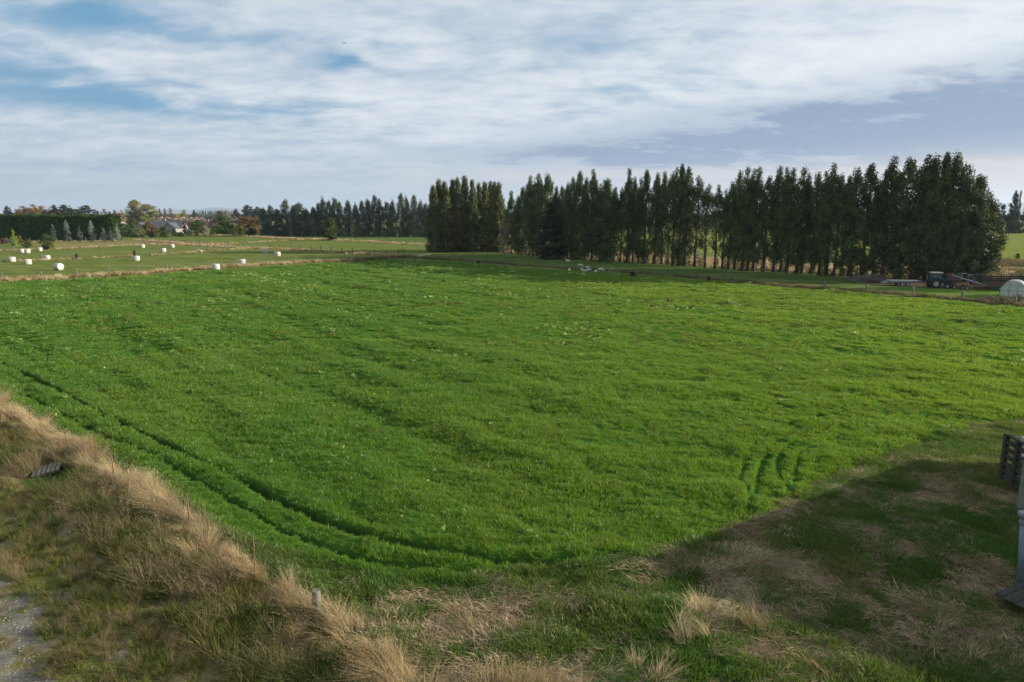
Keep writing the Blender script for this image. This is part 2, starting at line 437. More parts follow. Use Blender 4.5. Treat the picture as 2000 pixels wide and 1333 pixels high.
def H(x, y):
    """ground height"""
    x = np.asarray(x, float); y = np.asarray(y, float)
    r = np.hypot(x, y)
    infield = pip(x, y, FIELD)
    fade = np.clip((260 - r) / 60, 0, 1)
    s, t = (x * 0.65 - y * 0.76), (x * 0.76 + y * 0.65)
    w = smooth((x + 22) / 40)                       # the drill rows show on the western part
    rel = 0.85 * (1 - w) * (fbm(s * 0.04, t * 0.36, 3, 3) - 0.5) + 0.50 * (0.5 + 0.5 * w) * (fbm(x * 0.24 + 7, y * 0.30, 11, 3) - 0.5)
    rel = rel + 0.22 * (fbm(x * 0.75, y * 0.9, 23, 3) - 0.5) + 0.8 * (fbm(x * 0.02, y * 0.02, 31, 2) - 0.5)
    z = np.where(infield, rel, 0.35 * rel + 0.8 * 0.65 * (fbm(x * 0.02, y * 0.02, 31, 2) - 0.5)) * fade
    near = (r < 92)
    if near.any():
        xn, yn = x[near] if x.ndim else x, y[near] if y.ndim else y
        zz = z[near] if z.ndim else z
        d1 = dist_poly(xn, yn, RUT1); d2 = dist_poly(xn, yn, RUT2)
        zz = zz - 0.30 * np.exp(-(d1 / 0.23) ** 6) + 0.09 * np.exp(-((d1 - 0.55) / 0.25) ** 2)
        zz = zz - 0.15 * np.exp(-(d2 / 0.20) ** 6) + 0.04 * np.exp(-((d2 - 0.5) / 0.25) ** 2)
        for tr in TRK:
            d = dist_poly(xn, yn, tr)
            zz = zz - (0.09 if tr not in TRK[:2] else 0.20) * np.exp(-(d / (0.14 if tr not in TRK[:2] else 0.22)) ** 4) + 0.06 * np.exp(-((d - 0.36) / 0.2) ** 2)
        rough = ~pip(xn, yn, FIELD)
        zz = zz + np.where(rough, 0.30 * (fbm(xn * 0.55, yn * 0.55, 41, 3) - 0.5), 0)
        dc = dist_poly(xn, yn, CREST)
        zz = zz + 0.22 * np.exp(-(dc / 1.3) ** 2)
        if z.ndim: z[near] = zz
        else: z = zz
    return z

def hz(x, y):
    return float(H(np.array([x]), np.array([y]))[0])

def P(px, py):
    x, y = G(px, py)
    return (x, y, hz(x, y))

def haymask(x, y):
    wx_ = x + 2.2 * (fbm(x * 0.8, y * 0.8, 57, 2) - 0.5); wy_ = y + 2.2 * (fbm(x * 0.8, y * 0.8, 58, 2) - 0.5)
    h = 0.72 * fbm(wx_ * 0.45, wy_ * 0.6, 55, 3) + 0.28 * fbm(wx_ * 2.2, wy_ * 2.6, 56, 2)
    west = smooth((7.5 - x) / 4.0)
    return h - 0.16 * west * smooth((y - 17.6) / 2.0) + 0.05 * west * smooth((17.5 - y) / 2.0)

# ------------------------------------------------------------------ the ground sheet, cut along the edges of its covers
def make_ground():
    rr = [0.5, 2, 4, 6]
    while rr[-1] < 260: rr.append(rr[-1] * 1.0062)
    while rr[-1] < 24000: rr.append(rr[-1] * 1.035)
    rr = np.array(rr)
    th = np.concatenate([np.arange(-180, -60, 6.0), np.arange(-60, -42, 0.8), np.arange(-42, 42, 0.155), np.arange(42, 60, 0.8), np.arange(60, 180, 6.0)])
    th = np.radians(th)
    RR, TH = np.meshgrid(rr, th, indexing='ij')
    X, Y = RR * np.sin(TH), RR * np.cos(TH)
    nr, nt = X.shape
    x, y = X.ravel(), Y.ravel()
    z = H(x, y)
    cov = np.zeros((x.size, 3)) + np.array((0.105, 0.135, 0.034))
    def paint(poly, col, mask=None):
        m = pip(x, y, poly)
        cov[m] = col
    paint(PX((-400, 474), (60, 474), (260, 470), (440, 474), (460, 481), (300, 478.5), (206, 482), (100, 487.5), (-400, 492)), (0.17, 0.15, 0.06))
    paint(PX((270, 472.5), (330, 471), (400, 474), (460, 479), (455, 481.5), (330, 478)), (0.16, 0.115, 0.075))
    paint(PX((380, 447), (860, 447), (860, 481), (700, 472), (560, 466), (380, 458)), (0.065, 0.105, 0.03))
    paint(PX((-400, 476), (60, 476), (100, 486), (60, 490), (-400, 494)), (0.10, 0.13, 0.04))
    paint(PX((780, 500), (850, 497), (985, 499), (1290, 518), (1500, 533), (1720, 547), (2100, 553), (2150, 612), (2000, 600), (1866, 587), (1730, 575), (1560, 560), (1110, 527), (800, 506)), (0.06, 0.098, 0.024))
    paint(PX((1560, 557), (1800, 563), (2120, 572), (2120, 606), (2000, 597), (1866, 584), (1730, 573)), (0.085, 0.15, 0.025))
    back = [(px_, py_ - 1.0) for px_, py_ in [(940, 491), (985, 496), (1090, 505), (1160, 510), (1290, 516), (1400, 525), (1500, 531), (1600, 537), (1720, 543), (1850, 547), (1990, 550)]]
    far = [(px_, py_ - (13 + 0.014 * (px_ - 940))) for px_, py_ in back]
    paint(PX(*(back + far[::-1])), (0.25, 0.18, 0.10))
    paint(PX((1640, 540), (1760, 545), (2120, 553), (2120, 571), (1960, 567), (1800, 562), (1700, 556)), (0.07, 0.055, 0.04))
    paint(PX((805, 500.5), (830, 496.5), (850, 496.8), (838, 500), (815, 502)), (0.30, 0.25, 0.18))
    paint(PX((1860, 506), (2300, 506), (2300, 553), (1930, 551), (1860, 548)), (0.19, 0.17, 0.075))
    paint(PX((1000, 456), (2400, 456), (2400, 506), (1900, 506), (1500, 500), (1200, 480), (1000, 470)), (0.155, 0.18, 0.038))
    m = (np.hypot(x, y) > 700); cov[m] = (0.11, 0.13, 0.05)
    inf = pip(x, y, FIELD); cov[inf] = (0.045, 0.105, 0.014)
    nearm = np.hypot(x, y) < 95
    rough = nearm & ~inf & (y > -1) & (y < 45)
    k_ = smooth((haymask(x[rough], y[rough]) - 0.50) / 0.07)[:, None]
    cov[rough] = k_ * np.array((0.10, 0.078, 0.042)) + (1 - k_) * np.array((0.048, 0.085, 0.018))
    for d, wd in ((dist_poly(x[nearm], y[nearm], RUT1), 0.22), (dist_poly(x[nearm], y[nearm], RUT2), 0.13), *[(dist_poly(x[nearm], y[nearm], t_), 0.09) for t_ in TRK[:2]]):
        idx = np.where(nearm)[0][d < wd]; cov[idx] = (0.03, 0.05, 0.012)  # crushed soil in ruts and tracks, darkened to paint in the ruts' shade
    vg = nearm & pip(x, y, VERGE)
    kv = smooth((fbm(x[vg] * 0.6, y[vg] * 0.6, 97, 2) - 0.42) / 0.2)[:, None]; cov[vg] = kv * np.array((0.06, 0.085, 0.02)) + (1 - kv) * np.array((0.12, 0.09, 0.05))
    ws = nearm & pip(x, y, WASTE) & ~vg
    nn = fbm(x * 0.7, y * 0.7, 77, 3)
    nw = smooth((nn[ws] - 0.40) / 0.2)[:, None]; cov[ws] = nw * np.array((0.11, 0.12, 0.032)) + (1 - nw) * np.array((0.17, 0.135, 0.07))
    n2 = smooth((fbm(x[ws] * 1.3, y[ws] * 1.3, 78, 3) - 0.60) / 0.1)[:, None]; cov[ws] = cov[ws] * (1 - n2) + n2 * np.array((0.19, 0.165, 0.115))
    gv = nearm & pip(x + 2.4 * (fbm(x * 1.1, y * 1.1, 5) - 0.5), y + 2.4 * (fbm(x, y, 6) - 0.5), GRAVEL); cov[gv] = (0.16, 0.15, 0.125)
    zone = np.zeros(x.size, int)                       # 0 pasture 1 field 2 rough 3 verge 4 waste 5 gravel
    zone[inf] = 1; zone[rough] = 2; zone[ws] = 4; zone[vg] = 3; zone[gv] = 5
    ii = np.arange(nr * nt).reshape(nr, nt)
    a = ii[:-1, :]; b = ii[1:, :]
    q = np.stack([a, np.roll(a, -1, 1), np.roll(b, -1, 1), b], -1).reshape(-1, 4)
    q = q[:, ::-1]
    fz = zone[q[:, 0]]
    V = np.stack([x, y, z], 1)
    spec = [(0, 'pasture', 'pasture', 'mown olive pasture and dry strips spreading out beyond the paddock fences', 'pasture'),
            (1, 'field', 'field', 'broad bright green paddock turf with wheel ruts curving through it', 'field'),
            (2, 'ground', 'rough', 'rough tussocky ground beside the shed, patched with dead hay', 'ground'),
            (3, 'verge', 'verge', 'bank of brown soil under the tall dry grass', 'verge'),
            (4, 'waste_ground', 'verge', 'weedy brown waste ground below the dry grass bank', 'ground'),
            (5, 'gravel_path', 'gravel', 'pale gravel patch at the corner of the waste ground', 'gravel')]
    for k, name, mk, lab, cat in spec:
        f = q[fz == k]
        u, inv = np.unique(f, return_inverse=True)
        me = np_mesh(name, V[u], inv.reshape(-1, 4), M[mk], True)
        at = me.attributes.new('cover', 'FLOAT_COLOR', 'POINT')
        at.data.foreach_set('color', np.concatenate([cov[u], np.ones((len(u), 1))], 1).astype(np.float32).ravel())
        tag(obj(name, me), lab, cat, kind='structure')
make_ground()

# ------------------------------------------------------------------ scattered ground cover
def unlinked(name, V, Fq, mat):
    return bpy.data.objects.new(name, np_mesh(name, V, Fq, mat, False))

def blades(n, rad, hmin, hmax, wid, lean, mat, name, seed, curve=0.5, bias=(0, 0), head=0.0, flat=None):
    """a tuft of grass blades: each a bent, tapering strip"""
    g = np.random.default_rng(seed)
    a = g.uniform(0, 2 * math.pi, n); r = rad * np.sqrt(g.uniform(0, 1, n))
    bx, by = r * np.cos(a), r * np.sin(a)
    h = g.uniform(hmin, hmax, n)
    la = a + g.normal(0, 0.9, n)
    l = np.abs(g.normal(0, lean, n))
    lx, ly = l * np.cos(la) + bias[0], l * np.sin(la) + bias[1]
    if flat is not None:
        ang = flat[0] + g.normal(0, flat[1], n); L = g.uniform(1.0, 2.6, n)
        lx, ly = L * np.cos(ang), L * np.sin(ang)
    fa = g.uniform(0, 2 * math.pi, n)
    wx, wy = np.cos(fa), np.sin(fa)
    segs = [(0.0, 1.0), (0.5, 0.85), (1.0, 0.12)]
    w = wid * g.uniform(0.6, 1.4, n)
    Vs = []
    for t, k in segs:
        cx = bx + lx * h * t * (1 - curve + curve * t); cy = by + ly * h * t * (1 - curve + curve * t)
        nrm = np.sqrt(1 + (lx ** 2 + ly ** 2) * 0.6)
        cz = h * t / nrm * (1.0 if flat is None else (1.3 - 0.8 * t)) - 0.02 * (t == 0)
        for sgn in (-1, 1):
            Vs.append(np.stack([cx + sgn * wx * w * k, cy + sgn * wy * w * k, cz], 1))
    V = np.stack(Vs, 1).reshape(-1, 3)
    b = (np.arange(n) * 6)[:, None]
    Fq = np.concatenate([b + np.array([0, 1, 3, 2]), b + np.array([2, 3, 5, 4])], 0)
    if head > 0:                                        # seed heads on the stalk tips
        tips = V.reshape(n, 6, 3)[:, 4:6].mean(1)
        hd = []
        for sx, sz in ((-1, 0), (1, 0), (0.6, 1), (-0.6, 1)):
            hd.append(tips + np.stack([sx * wx * wid * 1.8 - lx * 0.0, sx * wy * wid * 1.8, (sz - 0.6) * head + 0 * wx], 1))
        hv = np.stack(hd, 1).reshape(-1, 3)
        hb = len(V) + (np.arange(n) * 4)[:, None]
        V = np.concatenate([V, hv]); Fq = np.concatenate([Fq, hb + np.array([0, 1, 2, 3])])
    return unlinked(name, V, Fq, mat)

def rosette(n, L, W, mat, name, seed, up=0.5):
    g = np.random.default_rng(seed)
    a = g.uniform(0, 2 * math.pi, n); l = L * g.uniform(0.6, 1.3, n); e = g.uniform(0.15, 1.0, n) * up * 2
    dx, dy = np.cos(a), np.sin(a); px_, py_ = -dy, dx
    Vs = []
    for t, k in ((0.05, 0.15), (0.5, 1.0), (1.0, 0.2)):
        cx = dx * l * t; cy = dy * l * t; cz = l * e * t * (1.3 - 0.6 * t) + 0.02
        for sgn in (-1, 1):
            Vs.append(np.stack([cx + sgn * px_ * W * k, cy + sgn * py_ * W * k, cz + 0.02 * (sgn > 0)], 1))
    V = np.stack(Vs, 1).reshape(-1, 3)
    b = (np.arange(n) * 6)[:, None]
    return unlinked(name, V, np.concatenate([b + np.array([0, 1, 3, 2]), b + np.array([2, 3, 5, 4])], 0), mat)

def stone_src(name, seed, mat):
    g = np.random.default_rng(seed)
    bm = bmesh.new(); bmesh.ops.create_icosphere(bm, subdivisions=1, radius=0.05)
    for v in bm.verts: v.co *= g.uniform(0.7, 1.2); v.co.z *= 0.6
    me = bpy.data.meshes.new(name); bm.to_mesh(me); bm.free(); me.materials.append(mat)
    return bpy.data.objects.new(name, me)

def scatter(name, x, y, rotz, scl, idx, sources, label, cat, tilt=0.12, sink=0.0):
    """ground cover nobody could count: one object, copies set on its points"""
    n = len(x)
    z = H(x, y) - sink
    me = bpy.data.meshes.new(name)
    me.vertices.add(n)
    me.vertices.foreach_set('co', np.stack([x, y, z], 1).astype(np.float32).ravel())
    a = me.attributes.new('rot', 'FLOAT_VECTOR', 'POINT')
    a.data.foreach_set('vector', np.stack([rng.normal(0, tilt, n), rng.normal(0, tilt, n), rotz], 1).astype(np.float32).ravel())
    a = me.attributes.new('scl', 'FLOAT_VECTOR', 'POINT')
    a.data.foreach_set('vector', np.asarray(scl, np.float32).ravel())
    a = me.attributes.new('idx', 'INT', 'POINT')
    a.data.foreach_set('value', np.asarray(idx, np.int32))
    for s in sources:
        for m in s.data.materials:
            if m.name not in [q.name for q in me.materials]: me.materials.append(m)
    me.update()
    o = obj(name, me)
    t = bpy.data.node_groups.new(name + '_cover', 'GeometryNodeTree')
    t.interface.new_socket('Geometry', in_out='INPUT', socket_type='NodeSocketGeometry')
    t.interface.new_socket('Geometry', in_out='OUTPUT', socket_type='NodeSocketGeometry')
    N = t.nodes
    gi = N.new('NodeGroupInput'); go = N.new('NodeGroupOutput')
    iop = N.new('GeometryNodeInstanceOnPoints'); iop.inputs['Pick Instance'].default_value = True
    jn = N.new('GeometryNodeJoinGeometry')
    for s in reversed(sources):
        oi = N.new('GeometryNodeObjectInfo'); oi.inputs['Object'].default_value = s; oi.inputs['As Instance'].default_value = False
        g2 = N.new('GeometryNodeGeometryToInstance')
        t.links.new(oi.outputs['Geometry'], g2.inputs[0]); t.links.new(g2.outputs[0], jn.inputs[0])
    def attr(nm, typ):
        q = N.new('GeometryNodeInputNamedAttribute'); q.data_type = typ; q.inputs['Name'].default_value = nm
        return q.outputs['Attribute']
    e2r = N.new('FunctionNodeEulerToRotation')
    t.links.new(attr('rot', 'FLOAT_VECTOR'), e2r.inputs[0])
    t.links.new(gi.outputs[0], iop.inputs['Points']); t.links.new(jn.outputs[0], iop.inputs['Instance'])
    t.links.new(attr('idx', 'INT'), iop.inputs['Instance Index'])
    t.links.new(e2r.outputs[0], iop.inputs['Rotation']); t.links.new(attr('scl', 'FLOAT_VECTOR'), iop.inputs['Scale'])
    t.links.new(iop.outputs[0], go.inputs[0])
    md = o.modifiers.new('cover', 'NODES'); md.node_group = t
    return tag(o, label, cat, kind='stuff')

def in_view(x, y, m=4.0):
    zc = y * CP + CAM_H * SP
    return (np.abs(x) < 0.75 * zc + m) & (y > 8)

def sample(poly, dens, fn=None, view=True):
    """uniform points in a polygon at dens per m2, thinned by fn(x, y) in 0..1"""
    px_ = np.array([p[0] for p in poly]); py_ = np.array([p[1] for p in poly])
    x0, x1, y0, y1 = px_.min(), px_.max(), max(py_.min(), 8), py_.max()
    x0, x1 = max(x0, -230), min(x1, 230)
    n = int((x1 - x0) * (y1 - y0) * dens)
    x = rng.uniform(x0, x1, n); y = rng.uniform(y0, y1, n)
    k = pip(x, y, poly)
    if view: k &= in_view(x, y)
    x, y = x[k], y[k]
    if fn is not None:
        k = rng.uniform(0, 1, len(x)) < fn(x, y); x, y = x[k], y[k]
    return x, y

def rut_dist(x, y):
    d = np.minimum(dist_poly(x, y, RUT1), dist_poly(x, y, RUT2) + 0.09)
    for k, t in enumerate(TRK): d = np.minimum(d, dist_poly(x, y, t) + (0.09 if k < 2 else 0.14))
    return d

GRASS = [blades(60, 0.22, 0.05, 0.15, 0.008, 0.8, M['grass'], 'grass_tuft', 100 + i) for i in range(4)]
GRASS_FAR = [blades(80, 0.55, 0.06, 0.15, 0.026, 0.8, M['grass'], 'grass_patch', 120 + i) for i in range(3)]
DULL = [blades(60, 0.22, 0.06, 0.20, 0.009, 0.9, M['grass_dull'], 'rough_tuft', 140 + i) for i in range(4)]
VGRN = [blades(60, 0.22, 0.15, 0.50, 0.009, 0.7, M['weedgreen'], 'verge_tuft', 150 + i, bias=(-0.25, 0.1)) for i in range(3)]
STRAW = [blades(90, 0.20, 0.35, 1.05, 0.0055, 0.5, M['straw'], 'straw_tuft', 160 + i, curve=0.8, bias=(-0.75, 0.2), head=0.03) for i in range(4)]
GREY = [blades(75, 0.24, 0.25, 0.9, 0.006, 0.6, M['straw_grey'], 'grey_tuft', 170 + i, curve=0.8, bias=(-0.65, 0.2), head=0.025) for i in range(3)]
HAY = [blades(110, 0.42, 0.10, 0.26, 0.011, 0.5, M['hay'], 'hay_swirl', 180 + i, flat=(0.0, 0.75)) for i in range(4)]
ARCH = [blades(120, 0.30, 0.20, 0.75, 0.007, 0.8, M['straw'], 'arching_tuft', 185 + i, curve=0.9, bias=(-0.7, -0.2)) for i in range(3)]
STRAW_FAR = [blades(50, 0.5, 0.35, 0.8, 0.03, 0.5, M['straw'], 'strip_tuft', 190 + i) for i in range(3)]
GREY_FAR = [blades(50, 0.5, 0.3, 0.7, 0.03, 0.5, M['straw_grey'], 'strip_grey', 196 + i) for i in range(2)]

def iso(s, zvar=0.25):
    s = np.asarray(s)
    return np.stack([s, s, s * rng.uniform(1 - zvar, 1 + zvar, len(s))], 1)

def clumpiness(x, y):
    return 0.58 + 0.85 * fbm(x * 0.8, y * 0.8, 61, 2) ** 1.4 + 0.6 * (fbm(x * 0.16, y * 0.22, 63, 2) - 0.45)

# near sward
def f_near(x, y):
    r = np.hypot(x, y)
    return np.where(rut_dist(x, y) < 0.235 + 0.0030 * np.maximum(r - 28, 0), 0.03, 1.0) * np.where(rut_dist(x, y) < 1.6, 1.0, np.clip(1.15 - r / 78, 0.30, 1)) * (((r < 66) | ((r < 92) & (rut_dist(x, y) < 1.6))))
x, y = sample(FIELD, 22, f_near)
s = np.clip(clumpiness(x, y), 0.35, 2) * (1 + np.clip((np.hypot(x, y) - 20) / 70, 0, 0.6))
s = np.where(rut_dist(x, y) < 0.34, s * 0.6, s)
scatter('field_grass', x, y, rng.uniform(0, 6.28, len(x)), iso(s), rng.integers(0, 4, len(x)), GRASS, 'short bright green grass filling the paddock up close', 'grass')
def f_far(x, y):
    r = np.hypot(x, y)
    return (r >= 58) * np.clip(1.3 - r / 190, 0.32, 1) * np.where((r < 92) & (rut_dist(x, y) < 1.1), 0.0, 1.0)
x, y = sample(FIELD, 3.2, f_far)
s = np.clip(clumpiness(x, y), 0.35, 2) * (1 + np.clip((np.hypot(x, y) - 70) / 120, 0, 0.5))
sc = iso(s); sc[:, 2] = s * rng.uniform(0.6, 1.05, len(s)) * 0.9
scatter('meadow_grass', x, y, rng.uniform(0, 6.28, len(x)), sc, rng.integers(0, 3, len(x)), GRASS_FAR, 'green grass on the far half of the paddock toward the trees', 'grass')

# rough ground: green clumps, flattened hay, standing straw tussocks
ROUGHBOX = [(-12, 10), (40, 10), (40, 46), (-12, 46)]
def is_rough(x, y): return ~pip(x, y, FIELD) & ~pip(x, y, VERGE) & ~pip(x, y, WASTE)
x, y = sample(ROUGHBOX, 26, lambda x, y: is_rough(x, y) * np.where(haymask(x, y) > 0.56, 0.35, 1.0))
s = (0.65 + 1.0 * fbm(x * 0.7, y * 0.7, 71, 2))
scatter('rough_grass', x, y, rng.uniform(0, 6.28, len(x)), iso(s, 0.35), rng.integers(0, 4, len(x)), DULL, 'shaggy dark green grass clumps on the rough ground near the shed', 'grass')
def f_hay(x, y):
    near_verge = np.clip((x + 8) / 10, 0.3, 1)
    return is_rough(x, y) * np.where(haymask(x, y) > 0.535, 1.0, 0.06) * near_verge
x, y = sample(ROUGHBOX, 20, f_hay)
swirl = fbm(x * 0.22, y * 0.22, 81, 2) * 12
scatter('flattened_hay', x, y, swirl + rng.normal(0, 0.25, len(x)), iso(rng.uniform(0.7, 1.35, len(x)), 0.4), rng.integers(0, 4, len(x)), HAY, 'flattened swirls of dead brown hay over the rough ground', 'dry grass', tilt=0.08)
def f_tus(x, y):
    zc = y
    m = np.clip((19.4 - y) / 2.5, 0, 1) * np.clip((8 - x) / 5, 0.12, 1)
    return is_rough(x, y) * m * smooth((vnoise(x * 0.8, y * 0.8, 91) - 0.52) / 0.3)
x, y = sample(ROUGHBOX, 8, f_tus)
scatter('straw_tussocks', x, y, fbm(x * 0.4, y * 0.4, 92, 2) * 7 + rng.normal(0, 0.4, len(x)), iso(rng.uniform(0.4, 0.95, len(x)), 0.35), rng.integers(0, 3, len(x)), ARCH, 'pale straw tussocks standing along the foot of the rough ground', 'dry grass', tilt=0.25)

def clearing(x, y):
    cx, cy = G(93, 926)
    return ((x - cx - 0.5) / 1.5) ** 2 + ((y - cy + 0.9) / 1.5) ** 2 > 1

# verge: pale crest along the old fence, greyer growth below it, shade worked into its colour
def f_crest(x, y):
    d = dist_poly(x, y, CREST)
    return np.exp(-(d / 0.52) ** 2) * (0.25 + 0.75 * smooth((vnoise(x * 0.7, y * 0.7, 93) - 0.25) / 0.3)) + 0.05 * (vnoise(x * 0.5, y * 0.5, 94) > 0.6)
x, y = sample(VERGE, 26, f_crest)
k = clearing(x, y); x, y = x[k], y[k]
scatter('straw_grass', x, y, (fbm(x * 0.5, y * 0.5, 121, 2) - 0.5) * 5 + rng.normal(0, 0.7, len(x)), iso(rng.uniform(0.4, 0.95, len(x)) * (0.40 + 0.95 * fbm(x * 0.9, y * 0.9, 122, 2)), 0.4), rng.integers(0, 4, len(x)), STRAW, 'tall pale straw grass crowning the bank along the near fence', 'dry grass', tilt=0.14)
x, y = sample(VERGE, 11, lambda x, y: np.where(dist_poly(x, y, CREST) < 0.7, 0.15, 0.8) * smooth((fbm(x * 0.9, y * 0.9, 95, 2) - 0.36) / 0.22))
k = clearing(x, y); x, y = x[k], y[k]
scatter('verge_grass', x, y, (fbm(x * 0.5, y * 0.5, 123, 2) - 0.5) * 5 + rng.normal(0, 0.8, len(x)), iso(rng.uniform(0.45, 1.15, len(x)) * (0.6 + 0.8 * fbm(x * 0.4, y * 0.4, 96, 2)), 0.4), rng.integers(0, 3, len(x)), GREY, 'greyish brown seeding grass on the shaded side of the bank', 'dry grass', tilt=0.14)
x, y = sample(VERGE, 18, lambda x, y: np.where(dist_poly(x, y, CREST) < 0.6, 0.12, 0.9) * smooth((fbm(x * 0.6, y * 0.6, 97, 2) - 0.36) / 0.25))
k = clearing(x, y); x, y = x[k], y[k]
scatter('verge_weeds', x, y, rng.uniform(0, 6.28, len(x)), iso(rng.uniform(0.6, 1.3, len(x))), rng.integers(0, 3, len(x)), VGRN, 'green grass growing through the dry bank', 'grass')
x, y = sample(WASTE, 26, lambda x, y: (~pip(x, y, VERGE)) * np.where(pip(x, y, GRAVEL), 0.12, 1) * (0.25 + 0.75 * (vnoise(x * 0.9, y * 0.9, 99) > 0.42)))
k = rng.uniform(0, 1, len(x)) < 0.68
scatter('waste_weeds', x[k], y[k], rng.uniform(0, 6.28, k.sum()), iso(rng.uniform(0.3, 0.75, k.sum()), 0.4), rng.integers(0, 3, k.sum()), VGRN, 'low olive weeds on the waste ground round the gravel', 'weeds')
scatter('waste_straw', x[~k], y[~k], rng.uniform(0, 6.28, (~k).sum()), iso(rng.uniform(0.3, 0.6, (~k).sum()), 0.4), rng.integers(0, 3, (~k).sum()), GREY, 'short brown dead stalks on the waste ground', 'dry grass')
x, y = sample(WASTE, 90, lambda x, y: (~pip(x, y, VERGE)) * np.where(pip(x, y, GRAVEL), 1.0, 0.12 + 0.3 * (fbm(x * 1.3, y * 1.3, 78, 3) > 0.58)))
scatter('gravel_stones', x, y, rng.uniform(0, 6.28, len(x)), iso(rng.uniform(0.25, 1.0, len(x)) ** 2, 0.3), rng.integers(0, 2, len(x)), [stone_src('pebble', 5, M['stone']), stone_src('pebble', 6, M['stone'])], 'loose pale stones over the gravel', 'stones', sink=0.01)

# strips of dry grass along the far fences
def along(pts, dens, wid, lo=0.5, hi=1.1):
    P_ = np.array(resample(pts, 1.0 / dens))
    x = P_[:, 0] + rng.normal(0, wid, len(P_)); y = P_[:, 1] + rng.normal(0, wid, len(P_))
    return x, y, rng.uniform(lo, hi, len(P_))
bits = [along(FENCE_FAR, 7, 0.75, 0.5, 1.15), along(FENCE_MID, 5, 0.6, 0.35, 0.8), along(FENCE_BACK, 5, 0.9, 0.4, 0.9), along(FENCE_HEDGE, 3, 1.2, 0.4, 0.9),
        along(FENCE_YARD, 4, 1.2, 0.4, 0.9), along(FENCE_CROSS, 6, 1.0, 0.5, 1.1), along(STRIP_TREES, 5, 1.4, 0.5, 1.2), along(STRIP_DIAG, 3, 1.2, 0.4, 0.9)]
x = np.concatenate([b[0] for b in bits]); y = np.concatenate([b[1] for b in bits]); s = np.concatenate([b[2] for b in bits])
k = ~pip(x, y, FIELD) & (vnoise(x * 0.25, y * 0.25, 101) > 0.18)
x, y, s = x[k], y[k], s[k]
scatter('fence_grass', x, y, rng.uniform(0, 6.28, len(x)), iso(s, 0.35), rng.integers(0, 3, len(x)), STRAW_FAR, 'bleached grass left standing along the paddock fences', 'dry grass')
x1, y1, s1 = along(FENCE_LOW, 8, 0.7, 0.3, 0.9)
x2, y2, s2 = along(PX((690, 509.5), (760, 505), (800, 503.5)), 22, 1.0, 0.7, 1.4)
x, y, s = np.concatenate([x1, x2]), np.concatenate([y1, y2]), np.concatenate([s1, s2])
scatter('fence_weeds', x, y, rng.uniform(0, 6.28, len(x)), iso(s, 0.35), rng.integers(0, 2, len(x)), GREY_FAR, 'brownish weeds under the low fence below the tree row', 'weeds')
bk = [(px_, py_ - 1.0) for px_, py_ in [(945, 491), (985, 496), (1160, 510), (1290, 516), (1400, 525), (1500, 531), (1600, 537), (1720, 543), (1850, 547), (1980, 550)]]
bpoly = PX(*(bk + [(a_, b_ - (11 + 0.012 * (a_ - 940))) for a_, b_ in bk][::-1]))
x, y = sample(bpoly, 1.6)
scatter('backlit_grass', x, y, rng.uniform(0, 6.28, len(x)), iso(rng.uniform(0.6, 1.2, len(x)), 0.3), rng.integers(0, 3, len(x)), STRAW_FAR, 'tan dry grass showing behind the trunks of the tree row', 'dry grass')
x, y = sample(PX((1890, 509), (2150, 509), (2150, 552), (1930, 550)), 0.9, lambda x, y: vnoise(x * 0.12, y * 0.2, 103) > 0.5)
scatter('rank_grass', x, y, rng.uniform(0, 6.28, len(x)), iso(rng.uniform(0.5, 1.6, len(x)), 0.3), rng.integers(0, 2, len(x)), GREY_FAR, 'brown rank grass clumps past the end of the tree row', 'dry grass')

THIN_ = [blades(40, 0.28, 0.06, 0.2, 0.010, 0.9, M['grass_thin'], 'yellow_tuft', 220 + i) for i in range(3)]
x, y = sample(FIELD, 4.0, lambda x, y: (np.hypot(x, y) < 120) * (rut_dist(x, y) > 0.4) * (0.012 + 0.22 * smooth((fbm(x * 0.10, y * 0.16, 131, 3) - 0.54) / 0.12) * smooth((vnoise(x * 0.9, y * 0.9, 132) - 0.4) / 0.3)))
scatter('yellow_grass', x, y, rng.uniform(0, 6.28, len(x)), iso(rng.uniform(0.6, 1.2, len(x)) * (1 + np.hypot(x, y) / 110)), rng.integers(0, 3, len(x)), THIN_, 'thin yellowing grass in drifts across the green paddock', 'grass')

# broad-leaved weeds through the field
def f_weed(x, y):
    r = np.hypot(x, y)
    c = (vnoise(x * 0.16, y * 0.16, 107) * vnoise(x * 0.5 + 3, y * 0.5, 108))
    w = np.where(y > 120, 1.0, 0.35)
    for hx, hy in HUMPS: w = w + 3.0 * np.exp(-((x - hx) ** 2 + (y - hy) ** 2) / 6.0)
    return np.clip(w * smooth((c - 0.36) / 0.2) + 0.004 + 0.5 * (w > 2.2), 0, 1)
x, y = sample(FIELD, 0.9, f_weed)
s = rng.uniform(0.6, 1.4, len(x)) * (0.75 + np.clip((np.hypot(x, y) - 30) / 70, 0, 1.1))
scatter('broadleaf_weeds', x, y, rng.uniform(0, 6.28, len(x)), iso(s), rng.integers(0, 3, len(x)), [rosette(11, 0.17, 0.035, M['weed'], 'dock_rosette', 200 + i, 0.6) for i in range(3)], 'pale broad-leaved weeds dotted through the green paddock', 'weeds', sink=-0.08)
x, y = sample(FIELD, 0.05, lambda x, y: (y > 75) * (vnoise(x * 0.1, y * 0.1, 111) > 0.62))
scatter('brown_docks', x, y, rng.uniform(0, 6.28, len(x)), iso(rng.uniform(0.5, 1.1, len(x))), rng.integers(0, 2, len(x)), [blades(40, 0.35, 0.2, 0.5, 0.03, 0.5, M['weed_brown'], 'dock_stalks', 210 + i) for i in range(2)], 'dead brown dock stalks in the far part of the paddock', 'weeds')

